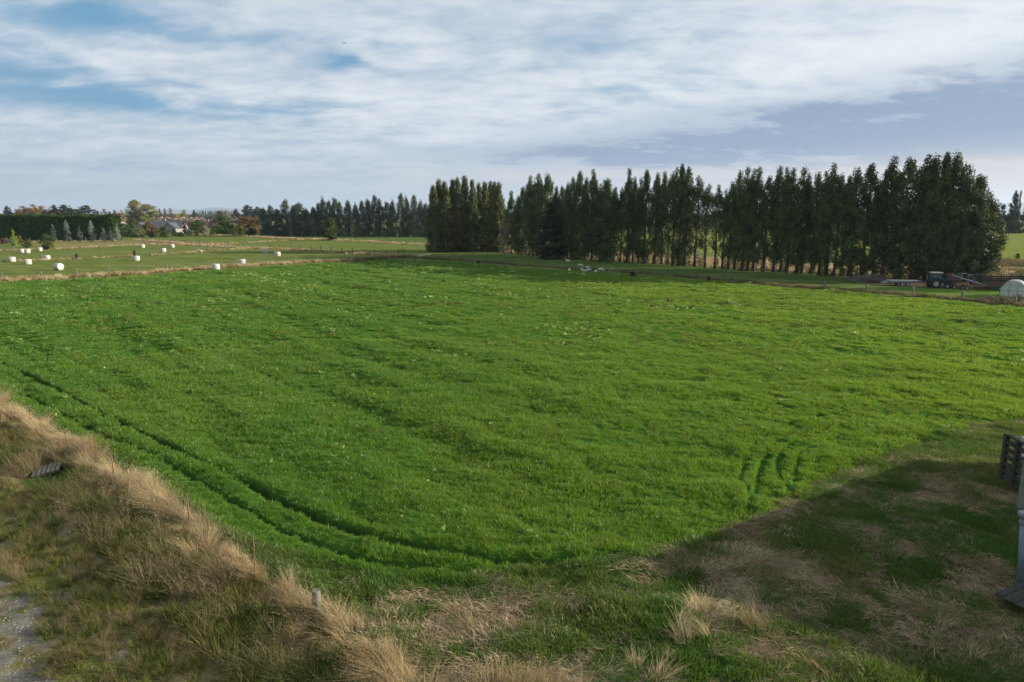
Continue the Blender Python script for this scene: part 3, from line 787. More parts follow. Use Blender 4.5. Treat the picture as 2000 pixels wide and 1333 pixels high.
# ------------------------------------------------------------------ trees
def crown_mesh(name, mat, seed, height, prof, ncl, nleaf, cr, leaf, vert=1.5, up=0.3, tips=1, lobes=0):
    """leaf faces gathered in clumps through the crown's volume; prof rows are (height fraction, radius m, density)"""
    g = np.random.default_rng(seed)
    ph = np.array([p[0] for p in prof]); pr = np.array([p[1] for p in prof]); pd = np.array([p[2] for p in prof])
    hh = g.uniform(0, 1, ncl * 6)
    keep = g.uniform(0, 1, hh.size) < np.interp(hh, ph, pd * (0.25 + pr / pr.max()))
    hh = hh[keep][:ncl]
    n = len(hh)
    ang = g.uniform(0, 2 * math.pi, n)
    lob = 1.0
    if lobes: lob = 0.72 + 0.38 * np.sin(ang * lobes + seed) * np.sin(hh * 9 + seed)
    r = np.interp(hh, ph, pr) * (g.uniform(0.05, 1, n) ** 0.55) * lob
    cx, cy, cz = r * np.cos(ang), r * np.sin(ang), hh * height
    for t in range(tips):                                # the leaders that make the pointed outline
        ta = g.uniform(0, 6.28); tr = 0 if t == 0 else g.uniform(0.4, 0.9) * pr.max() * 0.5
        topz = height * (1.0 if t == 0 else g.uniform(0.88, 0.97))
        k = 7
        f = np.linspace(0.0, 1, k)
        cx = np.concatenate([cx, tr * math.cos(ta) + g.normal(0, 0.12, k)]); cy = np.concatenate([cy, tr * math.sin(ta) + g.normal(0, 0.12, k)])
        cz = np.concatenate([cz, topz - f * height * 0.13]); r = np.concatenate([r, np.full(k, -1.0)])
    n = len(cx)
    csz = cr * g.uniform(0.6, 1.35, n)
    csz = np.where(r < 0, cr * 0.45 * (0.18 + (height - cz) / (height * 0.13) * 0.8), csz)
    cnt = np.maximum((nleaf * (csz / cr) ** 2 * np.where(r < 0, 1.6, 1)).astype(int), 6)
    ci = np.repeat(np.arange(n), cnt); m = len(ci)
    d = g.normal(0, 1, (m, 3)); d /= np.linalg.norm(d, axis=1)[:, None]
    rad = csz[ci] * (g.uniform(0.15, 1, m) ** 0.5)
    off = d * rad[:, None]; off[:, 2] *= vert
    cen = np.stack([cx[ci], cy[ci], cz[ci]], 1) + off
    cen[:, 2] = np.maximum(cen[:, 2], 0.1)
    outw = cen.copy(); outw[:, 2] = 0
    outw /= (np.linalg.norm(outw, axis=1)[:, None] + 0.3)
    nrm = d * 0.8 + outw * 0.5 + np.array([0, 0, up]) + g.normal(0, 0.45, (m, 3))
    nrm /= np.linalg.norm(nrm, axis=1)[:, None]
    t1 = np.cross(nrm, g.normal(0, 1, (m, 3))); t1 /= np.linalg.norm(t1, axis=1)[:, None]
    t2 = np.cross(nrm, t1)
    L = (leaf * g.uniform(0.6, 1.4, m))[:, None]; W = L * 0.5
    V = np.stack([cen - t1 * L, cen + t2 * W - nrm * L * 0.15, cen + t1 * L, cen - t2 * W + nrm * L * 0.15], 1).reshape(-1, 3)
    Fq = np.arange(m * 4).reshape(-1, 4)
    return np_mesh(name, V, Fq, mat, False)

def trunk_mesh(name, mat, seed, height, r0, nl=7, lo=0.12, hi=0.75, spread=1.5):
    g = np.random.default_rng(seed)
    mb = MB()
    pts = []; rad = []
    x = y = 0.0
    for i in range(9):
        t = i / 8
        pts.append((x, y, t * height * 0.92 - 0.2)); rad.append(r0 * (1 - t) ** 0.8 * (1.35 if i == 0 else 1) + 0.03)
        x += g.normal(0, 0.02) * height * 0.15; y += g.normal(0, 0.02) * height * 0.15
    mb.tube(pts, rad, 7)
    for k in range(nl):
        t = g.uniform(lo, hi); i = min(int(t * 8), 7)
        b = Vector(pts[i]).lerp(Vector(pts[i + 1]), t * 8 - i)
        a = g.uniform(0, 6.28); L = spread * g.uniform(0.6, 1.2)
        q = [b, b + Vector((math.cos(a) * L * 0.5, math.sin(a) * L * 0.5, L * 0.35)), b + Vector((math.cos(a) * L, math.sin(a) * L, L * 1.1))]
        rr = r0 * (1 - t) * 0.45 + 0.02
        mb.tube(q, [rr, rr * 0.7, rr * 0.25], 5)
    return mb.mesh(name, mat)

# gum variants, 20 m nominal
PROF_GUM = [(0.05, 1.0, 0.14), (0.14, 1.7, 0.55), (0.28, 1.8, 0.46), (0.42, 1.9, 0.58), (0.56, 2.05, 1.0), (0.72, 1.75, 1.0), (0.86, 0.92, 1.0), (0.95, 0.34, 0.9), (1.0, 0.1, 0.7)]
PROF_OPEN = [(0.05, 0.8, 0.08), (0.16, 1.4, 0.22), (0.32, 1.6, 0.20), (0.48, 1.8, 0.32), (0.62, 2.0, 0.9), (0.76, 1.65, 1.0), (0.88, 0.95, 1.0), (1.0, 0.1, 0.8)]
PROF_FULL = [(0.02, 2.0, 0.8), (0.15, 2.4, 1.0), (0.4, 2.4, 1.0), (0.55, 1.9, 1.0), (0.75, 1.15, 1.0), (0.9, 0.4, 1.0), (1.0, 0.05, 0.7)]
PROF_BROAD = [(0.03, 1.6, 0.4), (0.15, 2.4, 0.7), (0.4, 2.9, 0.9), (0.62, 2.6, 1.0), (0.8, 1.6, 1.0), (0.92, 0.65, 1.0), (1.0, 0.08, 0.7)]
GUM = [crown_mesh('crown', M['gum'], 300 + i, 20, PROF_GUM, 150, 80, 0.58, 0.15, 1.75, 0.25, tips=1 + i % 3) for i in range(6)]
OPEN = [crown_mesh('crown', M['gum'], 320 + i, 20, PROF_OPEN, 90, 66, 0.60, 0.17, 1.9, 0.25, tips=1 + i % 2) for i in range(3)]
FULL = [crown_mesh('crown', M['gum_olive'], 340 + i, 20, PROF_FULL, 250, 84, 0.60, 0.155, 1.9, 0.3, tips=3) for i in range(3)]
BROAD = [crown_mesh('crown', M['gum'], 360 + i, 20, PROF_BROAD, 215, 90, 0.66, 0.155, 1.7, 0.3, tips=4) for i in range(3)]
TRUNK = [trunk_mesh('trunk', M['bark'], 380 + i, 20, 0.30, 9, spread=1.6) for i in range(4)]
PTRUNK = [trunk_mesh('trunk', M['palebark'], 390 + i, 20, 0.34, 6) for i in range(2)]

def place_tree(name, label, cat, group, X, Y, h, w, crown, trunk, rz=None, nominal=20.0):
    z = hz(X, Y) if math.hypot(X, Y) < 300 else 0.0
    t = thing(name, label, cat, (X, Y, z - 0.05), random.uniform(0, 6.28) if rz is None else rz, group, (w, w, h / nominal))
    obj('trunk', trunk, t); obj('crown', crown, t)
    return t

def solve_tree(px_top, top_y, base_y):
    Y = depth_at(base_y)
    X, Z = at_depth(px_top, top_y, Y)
    return X, Y, max(Z, 1.0)

# (pixel of the top, its height in the photo, width factor, form)
row = [(846, 366, .9, 'f'), (857, 355, 1.0, 'f'), (868, 359, 1.0, 'f'), (884, 353, 1.0, 'f'), (893, 352, .9, 'f'), (907, 348, 1.1, 'f'), (922, 354, .9, 'f'), (935, 362, .9, 'f'),
       (947, 360, 1.0, 'f'), (958, 359, .9, 'f'), (966, 358, .9, 'f'), (974, 361, 1.0, 'f'),
       (999, 379, 1.0, 'g'), (1012, 386, .9, 'g'), (1022, 370, 1.0, 'g'), (1035, 349, 1.1, 'g'), (1051, 343, 1.2, 'b'), (1069, 344, 1.2, 'b'), (1087, 367, 1.0, 'g'), (1098, 368, .9, 'g'),
       (1110, 362, .9, 'g'), (1120, 348, 1.0, 'g'), (1133, 340, 1.1, 'g'), (1146, 352, .9, 'g'), (1159, 337, 1.0, 'g'), (1174, 362, 1.0, 'g'), (1187, 354, 1.35, 'b'), (1203, 368, .9, 'g'), (1216, 374, .9, 'o'),
       (1230, 333, 1.0, 'g'), (1241, 346, .8, 'g'), (1252, 352, .8, 'g'), (1264, 338, 1.1, 'g'), (1285, 338, 1.0, 'g'), (1299, 337, 1.0, 'g'), (1311, 352, .9, 'o'), (1322, 329, 1.1, 'o'), (1333, 328, 1.0, 'g'),
       (1346, 327, 1.1, 'g'), (1365, 346, 1.1, 'o'), (1385, 362, 1.0, 'o'), (1405, 363, .85, 'o'), (1419, 372, .8, 'o'), (1432, 357, .9, 'g'), (1446, 334, 1.0, 'g'), (1461, 331, 1.0, 'g'), (1473, 336, 1.0, 'g'), (1483, 336, 1.0, 'g'),
       (1503, 345, 1.0, 'g'), (1525, 329, 1.1, 'g'), (1538, 334, .9, 'g'), (1551, 333, 1.0, 'g'), (1571, 333, 1.1, 'g'), (1580, 342, .9, 'g'), (1600, 337, 1.1, 'g'), (1615, 340, .9, 'g'), (1631, 326, 1.05, 'g'),
       (1645, 343, .85, 'o'), (1660, 350, .9, 'g'), (1677, 328, 1.3, 'g'), (1703, 326, 1.2, 'g'), (1722, 358, 1.0, 'g'), (1746, 312, 1.35, 'g'), (1778, 313, 1.2, 'b'), (1815, 305, 1.2, 'b'), (1830, 308, 1.1, 'b'),
       (1851, 305, 1.15, 'g'), (1870, 301, 1.1, 'b'), (1895, 324, 1.2, 'b'), (1915, 346, 1.2, 'b'), (1932, 376, 1.15, 'b')]
FORM = {'f': 'bushy olive gum', 'g': 'tall pointed dark gum', 'b': 'broad dark gum', 'o': 'thin gappy gum'}
nrow = len(row)
for i, (px_, ty, w, form) in enumerate(row):
    X, Y, h = solve_tree(px_, ty, row_y(px_))
    jit = random.uniform(-0.7, 0.7)
    if form == 'f': jit = random.uniform(-1, 9) if i % 2 else random.uniform(-1, 1)
    Y2 = Y + jit; X2, h = at_depth(px_, ty, Y2)
    k = nrow - i
    if form == 'g' and 985 < px_ < 1226 and i % 3 != 0: form = 'b'; w *= 0.85
    crown = {'f': FULL, 'g': GUM, 'b': BROAD, 'o': OPEN}[form]
    trunk = random.choice(PTRUNK if form == 'f' else TRUNK)
    place_tree('gum_tree', '%s, %s in the shelter row from the tractor end' % (FORM[form], ordinal(k)), 'tree', 'gum trees of the shelter row', X2, Y2, h, w * (1.4 if form == 'f' else 1.0), random.choice(crown), trunk)
for k, (X, Y, h) in enumerate([(118, 114.6, 22), (125, 112.5, 23), (132, 110.5, 21)]):  # unseen gums off frame, added to shade the tractor and machinery
    place_tree('gum_tree', 'broad dark gum out of view shading the yard, %s past the end of the row' % ordinal(k + 1), 'tree', 'unseen gums shading the yard', X, Y, h, 1.25, BROAD[k], TRUNK[k])
# dark conifer standing in front of the row, and a grey thin tree by the opening
CON = [crown_mesh('crown', M['pine'], 400 + i, 20, [(0.03, 3.0, 1), (0.2, 3.4, 1), (0.5, 2.4, 1), (0.8, 1.2, 1), (1.0, 0.2, 1)], 190, 60, 0.8, 0.22, 0.8, 0.3) for i in range(2)]
X, Y, h = solve_tree(1075, 396, 506)
place_tree('conifer_tree', 'nearly black conifer filling the gap between two gums in the row', 'tree', None, X, Y - 2, h, 1.25, CON[0], TRUNK[0])
THIN = crown_mesh('crown', M['bare'], 410, 20, PROF_OPEN, 90, 50, 0.7, 0.16, 1.6, 0.2)
X, Y, h = solve_tree(985, 432, 497)
place_tree('bare_tree', 'grey thinly leaved small tree in the opening of the shelter row', 'tree', None, X, Y - 1.0, h, 0.95, THIN, PTRUNK[0])

# far shelter row, blue-grey
PF = [(0.02, 2.4, 1.0), (0.3, 2.9, 1.0), (0.6, 2.6, 1.0), (0.8, 1.9, 1.0), (0.93, 1.0, 1.0), (1.0, 0.3, 0.7)]
PR = [(0.03, 3.6, 1.0), (0.3, 4.6, 1.0), (0.6, 4.4, 1.0), (0.8, 3.4, 1.0), (0.93, 2.0, 1.0), (1.0, 0.6, 1)]
FARGUM = [crown_mesh('crown', M['gum_blue'], 420 + i, 20, PF, 110, 42, 0.95, 0.30, 1.7, 0.3, tips=2) for i in range(4)]
FARROUND = [crown_mesh('crown', M['gum_blue'], 430 + i, 20, PR, 150, 46, 1.15, 0.32, 1.0, 0.35, tips=0, lobes=3) for i in range(2)]
farrow = [(513, 409, .9, 'r'), (527, 404, .9, 'r'), (541, 410, .9, 'r'), (557, 393, 1.0, 'r'), (572, 402, .9, 'g'), (583, 398, 1.1, 'r'), (598, 412, 1.0, 'r'), (611, 405, 1.0, 'g'), (621, 400, .9, 'g'), (630, 388, 1.0, 'g'),
          (642, 395, .9, 'g'), (653, 390, 1.0, 'g'), (663, 397, .9, 'g'), (678, 392, 1.1, 'g'), (694, 400, 1.0, 'g'), (706, 396, .9, 'g'), (717, 390, 1.0, 'g'), (731, 385, 1.0, 'g'), (741, 389, 1.0, 'g'),
          (755, 397, 1.0, 'g'), (766, 394, 1.0, 'g'), (783, 382, 1.05, 'g'), (793, 387, .9, 'g'), (808, 386, 1.1, 'g'), (821, 395, 1.0, 'g'), (832, 398, 1.0, 'g'), (845, 392, 1.1, 'g'), (860, 390, 1.0, 'g')]
for i, (px_, ty, w, form) in enumerate(farrow):
    X, Y, h = solve_tree(px_, ty, 461.5 + 0.004 * (px_ - 500) + random.uniform(-0.6, 0.6))
    lab = '%s, %s along the far row counting from the autumn-coloured trees' % ('rounded blue-grey gum' if form == 'r' else 'slender blue-grey gum', ordinal(i + 1))
    place_tree('gum_tree', lab, 'tree', 'blue-grey gums of the far row', X, Y, h, w, random.choice(FARROUND if form == 'r' else FARGUM), random.choice(TRUNK))

# generic forms for the mixed planting round the house (nominal 10 m tall, radius by width)
def form_mesh(mat, seed, kind):
    if kind == 'round': prof = [(0.0, 2.6, 0.8), (0.2, 3.6, 1), (0.5, 4.0, 1), (0.75, 3.2, 1), (0.92, 1.8, 1), (1, 0.6, 1)]; a = (130, 44, 0.8, 0.22, 0.9, 0.35, 0, 3)
    elif kind == 'cone': prof = [(0.0, 2.6, 1), (0.2, 2.8, 1), (0.5, 2.0, 1), (0.8, 1.0, 1), (1, 0.2, 1)]; a = (110, 40, 0.55, 0.18, 1.0, 0.3, 1, 0)
    elif kind == 'dome': prof = [(0.0, 3.2, 0.5), (0.3, 4.2, 1), (0.6, 4.2, 1), (0.82, 3.2, 1), (0.95, 1.8, 1), (1, 0.8, 1)]; a = (150, 40, 0.8, 0.25, 0.6, 0.5, 0, 2)
    elif kind == 'column': prof = [(0.03, 0.7, 0.8), (0.2, 1.2, 1), (0.5, 1.3, 1), (0.8, 0.9, 1), (1, 0.15, 0.8)]; a = (70, 34, 0.5, 0.2, 1.6, 0.3, 1, 0)
    else: prof = [(0.04, 1.0, 0.5), (0.2, 1.8, 0.8), (0.5, 1.9, 0.8), (0.8, 1.1, 0.8), (1, 0.2, 0.8)]; a = (60, 30, 0.55, 0.16, 1.4, 0.2, 1, 0)
    return crown_mesh('crown', M[mat], seed, 10, prof, a[0], a[1], a[2], a[3], a[4], a[5], tips=a[6], lobes=a[7])
NOMR = {'round': 3.3, 'cone': 2.7, 'dome': 3.6, 'column': 1.6, 'sparse': 2.2}
STRUNK = trunk_mesh('trunk', M['bark'], 450, 10, 0.22, 6, spread=1.2)
SPTRUNK = trunk_mesh('trunk', M['palebark'], 451, 10, 0.2, 6, spread=1.2)
_forms = {}
def mixed(name, label, cat, px_, top, base, wpx, mat, kind, group=None, pale=False):
    key = (mat, kind)
    if key not in _forms: _forms[key] = [form_mesh(mat, 460 + 7 * len(_forms) + j, kind) for j in range(2)]
    X, Y, h = solve_tree(px_, top, base)
    zc = Y * CP + (CAM_H - h / 2) * SP
    w = (wpx / 2) * zc / F / NOMR[kind]
    return place_tree(name, label, cat, group, X, Y, h, w, random.choice(_forms[key]), SPTRUNK if pale else STRUNK, nominal=10.0)

# young silver gums before the hedge, along the fence
for i, (px_, ty, w) in enumerate([(102, 440, 12), (128, 430, 14), (154, 443, 12), (176, 430, 15), (201, 446, 14), (216, 449, 14), (228, 438, 12)]):
    mixed('young_gum', 'silver-grey young gum before the dark hedge, %s from the lime conifer' % ordinal(i + 1), 'tree', px_, ty, 473, w, 'silver', 'sparse', 'silver young gums before the hedge', True)
mixed('conifer_tree', 'lime green cone-shaped conifer before the dark hedge', 'tree', 24, 449, 481, 15, 'lime', 'cone')
mixed('shrub', 'russet shrub between the lime conifer and the hedge', 'shrub', 37, 460, 476, 10, 'orange', 'round')
mixed('shrub', 'dark round shrub behind the pair of touching bales', 'shrub', 51, 468, 484, 20, 'dkgreen', 'round')
mixed('shrub', 'big olive shrub sloping down beside the gate post and single bale', 'shrub', 88, 458, 487, 28, 'dkgreen', 'round')
mixed('shrub', 'low olive shrub at the skirt of the big sloping shrub', 'shrub', 100, 472, 487, 14, 'olive', 'round')
mixed('shrub', 'small rust-red shrub at the end of the garden bank', 'shrub', 3, 465, 477, 8, 'orange', 'round')
mixed('shrub', 'rust-brown upright shrub next to the pale garden wall', 'shrub', 12, 463, 477, 7, 'orange', 'column')
mixed('shrub', 'small dark bush against a post of the middle fence', 'shrub', 148, 495, 505.5, 8, 'pine', 'round')
mixed('shrub', 'dark upright bush standing just behind a white bale', 'shrub', 262, 488, 501.5, 7, 'pine', 'column')
mixed('round_tree', 'lone dense dark tree on the dry strip before the far row', 'tree', 645, 427, 470, 33, 'dkgreen', 'round')

# behind the hedge
for i, (px_, ty, w, mat, kind, lab) in enumerate([
        (14, 404, 20, 'pine', 'dome', 'small dark pine by itself above the hedge'), (42, 404, 34, 'rust', 'round', 'brown autumn tree beside the lone dark pine'),
        (62, 401, 36, 'rust', 'round', 'tallest of the brown autumn trees above the hedge'), (82, 404, 36, 'rust', 'round', 'wide brown autumn tree in the middle of the clump above the hedge'),
        (101, 409, 34, 'rust', 'round', 'lower brown tree running out of the autumn clump'), (120, 414, 30, 'rust', 'round', 'lowest brown tree at the tail of the autumn clump'),
        (104, 402, 22, 'pine', 'dome', 'small dark macrocarpa rising over the autumn clump'), (127, 401, 38, 'pine', 'dome', 'dark wind-swept macrocarpa over the hedge'),
        (164, 402, 46, 'pine', 'dome', 'widest dark macrocarpa standing over the hedge'), (148, 412, 20, 'rust', 'round', 'brown tree low between two macrocarpas'),
        (203, 410, 18, 'bare', 'column', 'pale leafless poplar past the widest macrocarpa'), (214, 413, 14, 'pine', 'cone', 'small dark fir between pale poplars'),
        (224, 411, 16, 'bare', 'column', 'pale leafless poplar beside the small dark fir'), (236, 412, 18, 'rust', 'round', 'brownish tree close by the big yellow-green willow')]):
    mixed('tree' if kind != 'dome' else 'pine_tree', lab, 'tree', px_, ty, 438, w, mat, kind)
# around the house
house_planting = [
    (262, 393, 440, 42, 'olive', 'round', 'tree', 'tallest yellow-green willow behind the house'), (287, 400, 440, 46, 'olive', 'round', 'tree', 'lower rounded yellow-green willow leaning over the house roof'),
    (311, 409, 434, 10, 'bare', 'column', 'tree', 'pale poplar close against the yellow-green willow'), (321, 408, 434, 10, 'bare', 'column', 'tree', 'middle one of three pale poplars past the willow'),
    (332, 407, 434, 12, 'bare', 'column', 'tree', 'tallest of three pale poplars past the willow'), (344, 419, 436, 22, 'yellow', 'round', 'tree', 'yellow-leaved rounded tree above the house roof'),
    (359, 411, 434, 13, 'olive', 'round', 'tree', 'small olive tree beside the yellow one'), (367, 421, 434, 14, 'orange', 'round', 'tree', 'little red-brown tree before the olive one'),
    (379, 410, 433, 14, 'pine', 'cone', 'tree', 'single dark cone-shaped conifer on the skyline'), (428, 412, 433, 18, 'orange', 'round', 'tree', 'orange tree in front of the distant poplars'),
    (441, 413, 433, 18, 'bare', 'round', 'tree', 'pinkish bare tree in front of the distant poplars'), (461, 408, 434, 20, 'pine', 'cone', 'tree', 'dark pointed conifer beside the pinkish bare tree'),
    (484, 402, 436, 34, 'pine', 'dome', 'tree', 'dark domed macrocarpa behind the orange trees'), (503, 405, 440, 26, 'pine', 'dome', 'tree', 'dark pine tucked against the blue-grey gums'),
    (466, 418, 456, 22, 'orange', 'column', 'tree', 'upright orange autumn tree'), (482, 423, 458, 32, 'orange', 'round', 'tree', 'broad orange-brown autumn tree'),
    (499, 424, 458, 20, 'rust', 'round', 'tree', 'brown autumn tree touching the blue-grey gums'),
    (240, 437, 463, 24, 'dkgreen', 'round', 'tree', 'dark green round tree past the end of the hedge'), (257, 434, 464, 26, 'dkgreen', 'round', 'tree', 'dark green dense tree before the house end'),
    (276, 448, 463, 14, 'olive', 'round', 'shrub', 'small olive shrub before the house end'), (287, 433, 460, 26, 'orange', 'round', 'tree', 'rusty autumn tree before the house roof'),
    (296, 452, 464, 16, 'dkgreen', 'round', 'shrub', 'low dark shrub under the rusty tree'), (308, 445, 463, 16, 'olive', 'round', 'shrub', 'olive shrub before the house wall'),
    (320, 443, 464, 20, 'dkgreen', 'round', 'shrub', 'rounded green shrub before the cream gable'), (342, 450, 462, 16, 'dkgreen', 'cone', 'shrub', 'small green cone shrub under the cream gable'),
    (353, 453, 463, 14, 'dkgreen', 'round', 'shrub', 'low green shrub by the gable corner'), (359, 432, 457, 12, 'orange', 'column', 'tree', 'narrow orange tree past the gable'),
    (385, 430, 457, 32, 'dkgreen', 'round', 'tree', 'round dark green tree next to the narrow orange one'), (368, 447, 461, 14, 'silver', 'cone', 'shrub', 'grey-green cone shrub below the round dark tree'),
    (399, 440, 461, 14, 'bare', 'round', 'shrub', 'pinkish bare shrub between two round dark trees'), (383, 449, 461, 10, 'rust', 'round', 'shrub', 'small brown shrub below the round dark tree'),
    (416, 441, 460, 16, 'dkgreen', 'cone', 'tree', 'pointed olive-green small tree in the garden row'), (434, 422, 458, 38, 'dkgreen', 'round', 'tree', 'largest dark green tree of the garden row'),
    (428, 444, 460, 12, 'dkgreen', 'cone', 'shrub', 'narrow cone shrub before the largest garden tree'), (443, 442, 460, 12, 'dkgreen', 'cone', 'shrub', 'upright cone shrub at the side of the largest garden tree'),
    (454, 438, 459, 15, 'dkgreen', 'round', 'tree', 'green tree linking the largest garden tree and the orange ones'), (470, 444, 460, 14, 'dkgreen', 'round', 'shrub', 'green shrub below the upright orange tree'),
    (491, 447, 461, 26, 'pine', 'round', 'shrub', 'dark low shrub below the broad orange-brown tree')]
for px_, ty, by_, w, mat, kind, cat, lab in house_planting:
    mixed('tree' if cat == 'tree' else 'shrub', lab, cat, px_, ty, by_, w, mat, kind)
# distant poplar line on the skyline
for i in range(20):
    mixed('poplar_tree', 'slender grey-green poplar in the distant line under the hills', 'tree', 386 + i * 3.9 + random.uniform(-0.8, 0.8), 411.5 + random.uniform(-1, 1.5), 428, 4.0, 'gum_blue', 'column', 'poplars of the distant line')
# dark firs at the far side of the yard
for px_, ty, w, mat, kind, lab in [(1985, 373, 30, 'pine', 'cone', 'tallest dark fir far beyond the end of the tree row'), (1960, 398, 26, 'pine', 'cone', 'shorter dark fir nearest the end of the tree row'),
                                   (2012, 388, 36, 'pine', 'cone', 'dark fir cut by the picture edge'), (1994, 377, 10, 'bare', 'column', 'pale leafless poplar rising behind the dark firs'),
                                   (1972, 422, 40, 'pine', 'round', 'low dark spreading tree at the foot of the firs')]:
    mixed('fir_tree' if kind == 'cone' else 'tree', lab.replace(' nearest ', ' next to ').replace(' cut by the picture edge', ' with broad skirts beside the tallest one'), 'tree', px_, ty, 456, w, mat, kind)
# small bushes on the rough strip
for px_, ty, by_, w, lab in [(1933, 529, 537, 10, 'small dark bush on the tan rough strip'), (1990, 529, 536, 12, 'larger brown bush further along the tan rough strip'), (1988, 496, 507, 9, 'little dark bush on the boundary of the bright far field'),
                             (884 + 50, 511, 517, 8, 'low dark bush on the weedy line below the gums'), (1236, 533, 541, 14, 'dark mound of scrub on the weedy line below the sheep'), (1384, 543, 550, 9, 'small dark scrub further along the weedy line')]:
    mixed('shrub', lab, 'shrub', px_, ty, by_, w, 'rust' if 'brown' in lab else 'pine', 'round')
for px_, ty, by_, w, lab in [(1962, 577, 591, 30, 'brown scrub by the fence below the plastic tunnel'), (1990, 574, 594, 26, 'reddish brown scrub close under the plastic tunnel'), (1930, 581, 589, 26, 'low brown scrub on the fence before the tunnel')]:
    mixed('shrub', lab, 'shrub', px_, ty, by_, w, 'bare', 'round')

# hedge: one long clipped wall of foliage
def make_hedge(name, label, p0, p1, height, depth, mat, n, leaf, seed, jag=0.4):
    g = np.random.default_rng(seed)
    (x0, y0), (x1, y1) = p0, p1
    L = math.hypot(x1 - x0, y1 - y0); ux, uy = (x1 - x0) / L, (y1 - y0) / L
    u = g.uniform(0, L, n); face = g.uniform(0, 1, n)
    tot = height * 2 + depth
    nend = int(n * depth / L * 0.7)
    u[:nend] = np.where(g.uniform(0, 1, nend) < 0.5, g.normal(0.1, 0.25, nend), L - g.normal(0.1, 0.25, nend))
    k = face * tot
    v = np.where(k < height, -depth / 2, np.where(k < height + depth, k - height - depth / 2, depth / 2))
    hh = np.where(k < height, k, np.where(k < height + depth, height, tot - k))
    bump = (fbm(u * 0.5, hh * 0.5 + v, seed, 3) - 0.5) * jag * 2.4
    top = (fbm(u * 0.35, v * 0.3, seed + 9, 3) - 0.5) * jag * 2
    v = v + np.where(np.abs(v) > depth / 2 - 0.01, np.sign(v) * bump, 0) + g.normal(0, 0.2, n)
    hh = hh + np.where(hh > height - 0.01, top, top * hh / height) + g.normal(0, 0.12, n)
    v[:nend] = g.uniform(-depth / 2, depth / 2, nend); hh[:nend] = g.uniform(0, height, nend)
    cen = np.stack([x0 + ux * u - uy * v, y0 + uy * u + ux * v, np.maximum(hh, 0.1)], 1)
    nrm = np.stack([-uy * np.sign(v) * (np.abs(v) > depth / 2 - 0.5), ux * np.sign(v) * (np.abs(v) > depth / 2 - 0.5), (hh > height - 0.6) * 1.0 + 0.25], 1) + g.normal(0, 0.55, (n, 3))
    nrm /= np.linalg.norm(nrm, axis=1)[:, None]
    t1 = np.cross(nrm, g.normal(0, 1, (n, 3))); t1 /= np.linalg.norm(t1, axis=1)[:, None]; t2 = np.cross(nrm, t1)
    Lf = (leaf * g.uniform(0.6, 1.4, n))[:, None]
    V = np.stack([cen - t1 * Lf, cen + t2 * Lf * 0.6, cen + t1 * Lf, cen - t2 * Lf * 0.6], 1).reshape(-1, 3)
    Fq = np.arange(n * 4).reshape(-1, 4)
    b = len(V); d2 = depth / 2 - 0.9; hb = height - 1.1                 # woody inside
    box = []
    for uu, vv, zz in [(0.9, -d2, 0), (L - 0.9, -d2, 0), (L - 0.9, d2, 0), (0.9, d2, 0), (0.9, -d2, hb), (L - 0.9, -d2, hb), (L - 0.9, d2, hb), (0.9, d2, hb)]:
        box.append((x0 + ux * uu - uy * vv, y0 + uy * uu + ux * vv, zz))
    V = np.concatenate([V, np.array(box)])
    Fq = np.concatenate([Fq, b + np.array([(4, 5, 6, 7), (0, 1, 5, 4), (1, 2, 6, 5), (2, 3, 7, 6), (3, 0, 4, 7)])])
    return tag(obj(name, np_mesh(name, V, Fq, M[mat], False)), label, 'hedge')
Yh = depth_at(471)
make_hedge('hedge', 'long tall dark green clipped hedge behind the silver young gums', (at_depth(-70, 471, Yh + 14)[0], Yh + 12), (at_depth(229, 470, Yh + 3)[0], Yh + 4), 11.2, 5.0, 'hedge', 36000, 0.36, 71, 0.85)
Y2 = depth_at(446)
make_hedge('bare_hedge', 'pinkish brown bare hedge running behind the house', (at_depth(305, 446, Y2)[0], Y2), (at_depth(420, 446, Y2)[0], Y2 + 6), 5.5, 2.5, 'bare', 6000, 0.45, 72, 0.4)
Y3 = depth_at(436)
make_hedge('field_hedge', 'low dark hedge far behind the orange autumn trees', (at_depth(405, 436, Y3)[0], Y3), (at_depth(475, 436, Y3)[0], Y3), 6.5, 4.0, 'pine', 2500, 0.9, 73, 0.6)

# distant wooded flats that read as one band
def make_band(name, label, p0, p1, Y, hlo, hhi, mat, n, leaf, seed):
    g = np.random.default_rng(seed)
    x0 = at_depth(p0, 420, Y)[0]; x1 = at_depth(p1, 420, Y)[0]
    x = g.uniform(x0, x1, n); d = g.uniform(0, 60, n)
    top = hlo + (hhi - hlo) * fbm(x * 0.03, d * 0.05, seed, 3)
    z = top * g.uniform(0.05, 1, n) ** 0.6
    cen = np.stack([x, Y + d, z], 1)
    nrm = g.normal(0, 1, (n, 3)) + np.array([0, -0.4, 0.5]); nrm /= np.linalg.norm(nrm, axis=1)[:, None]
    t1 = np.cross(nrm, g.normal(0, 1, (n, 3))); t1 /= np.linalg.norm(t1, axis=1)[:, None]; t2 = np.cross(nrm, t1)
    L = (leaf * g.uniform(0.6, 1.4, n))[:, None]
    V = np.stack([cen - t1 * L, cen + t2 * L * 0.7, cen + t1 * L, cen - t2 * L * 0.7], 1).reshape(-1, 3)
    return tag(obj(name, np_mesh(name, V, np.arange(n * 4).reshape(-1, 4), M[mat], False)), label, 'woodland', kind='stuff')
make_band('far_woodland', 'hazy band of distant woodland under the skyline hills', -150, 1050, 1500, 4, 14, 'gum_blue', 9000, 3.0, 81)
make_band('mid_woodland', 'brownish scrub and trees massed beyond the hedge and house', -80, 520, 900, 2, 9, 'bare', 7000, 1.6, 82)
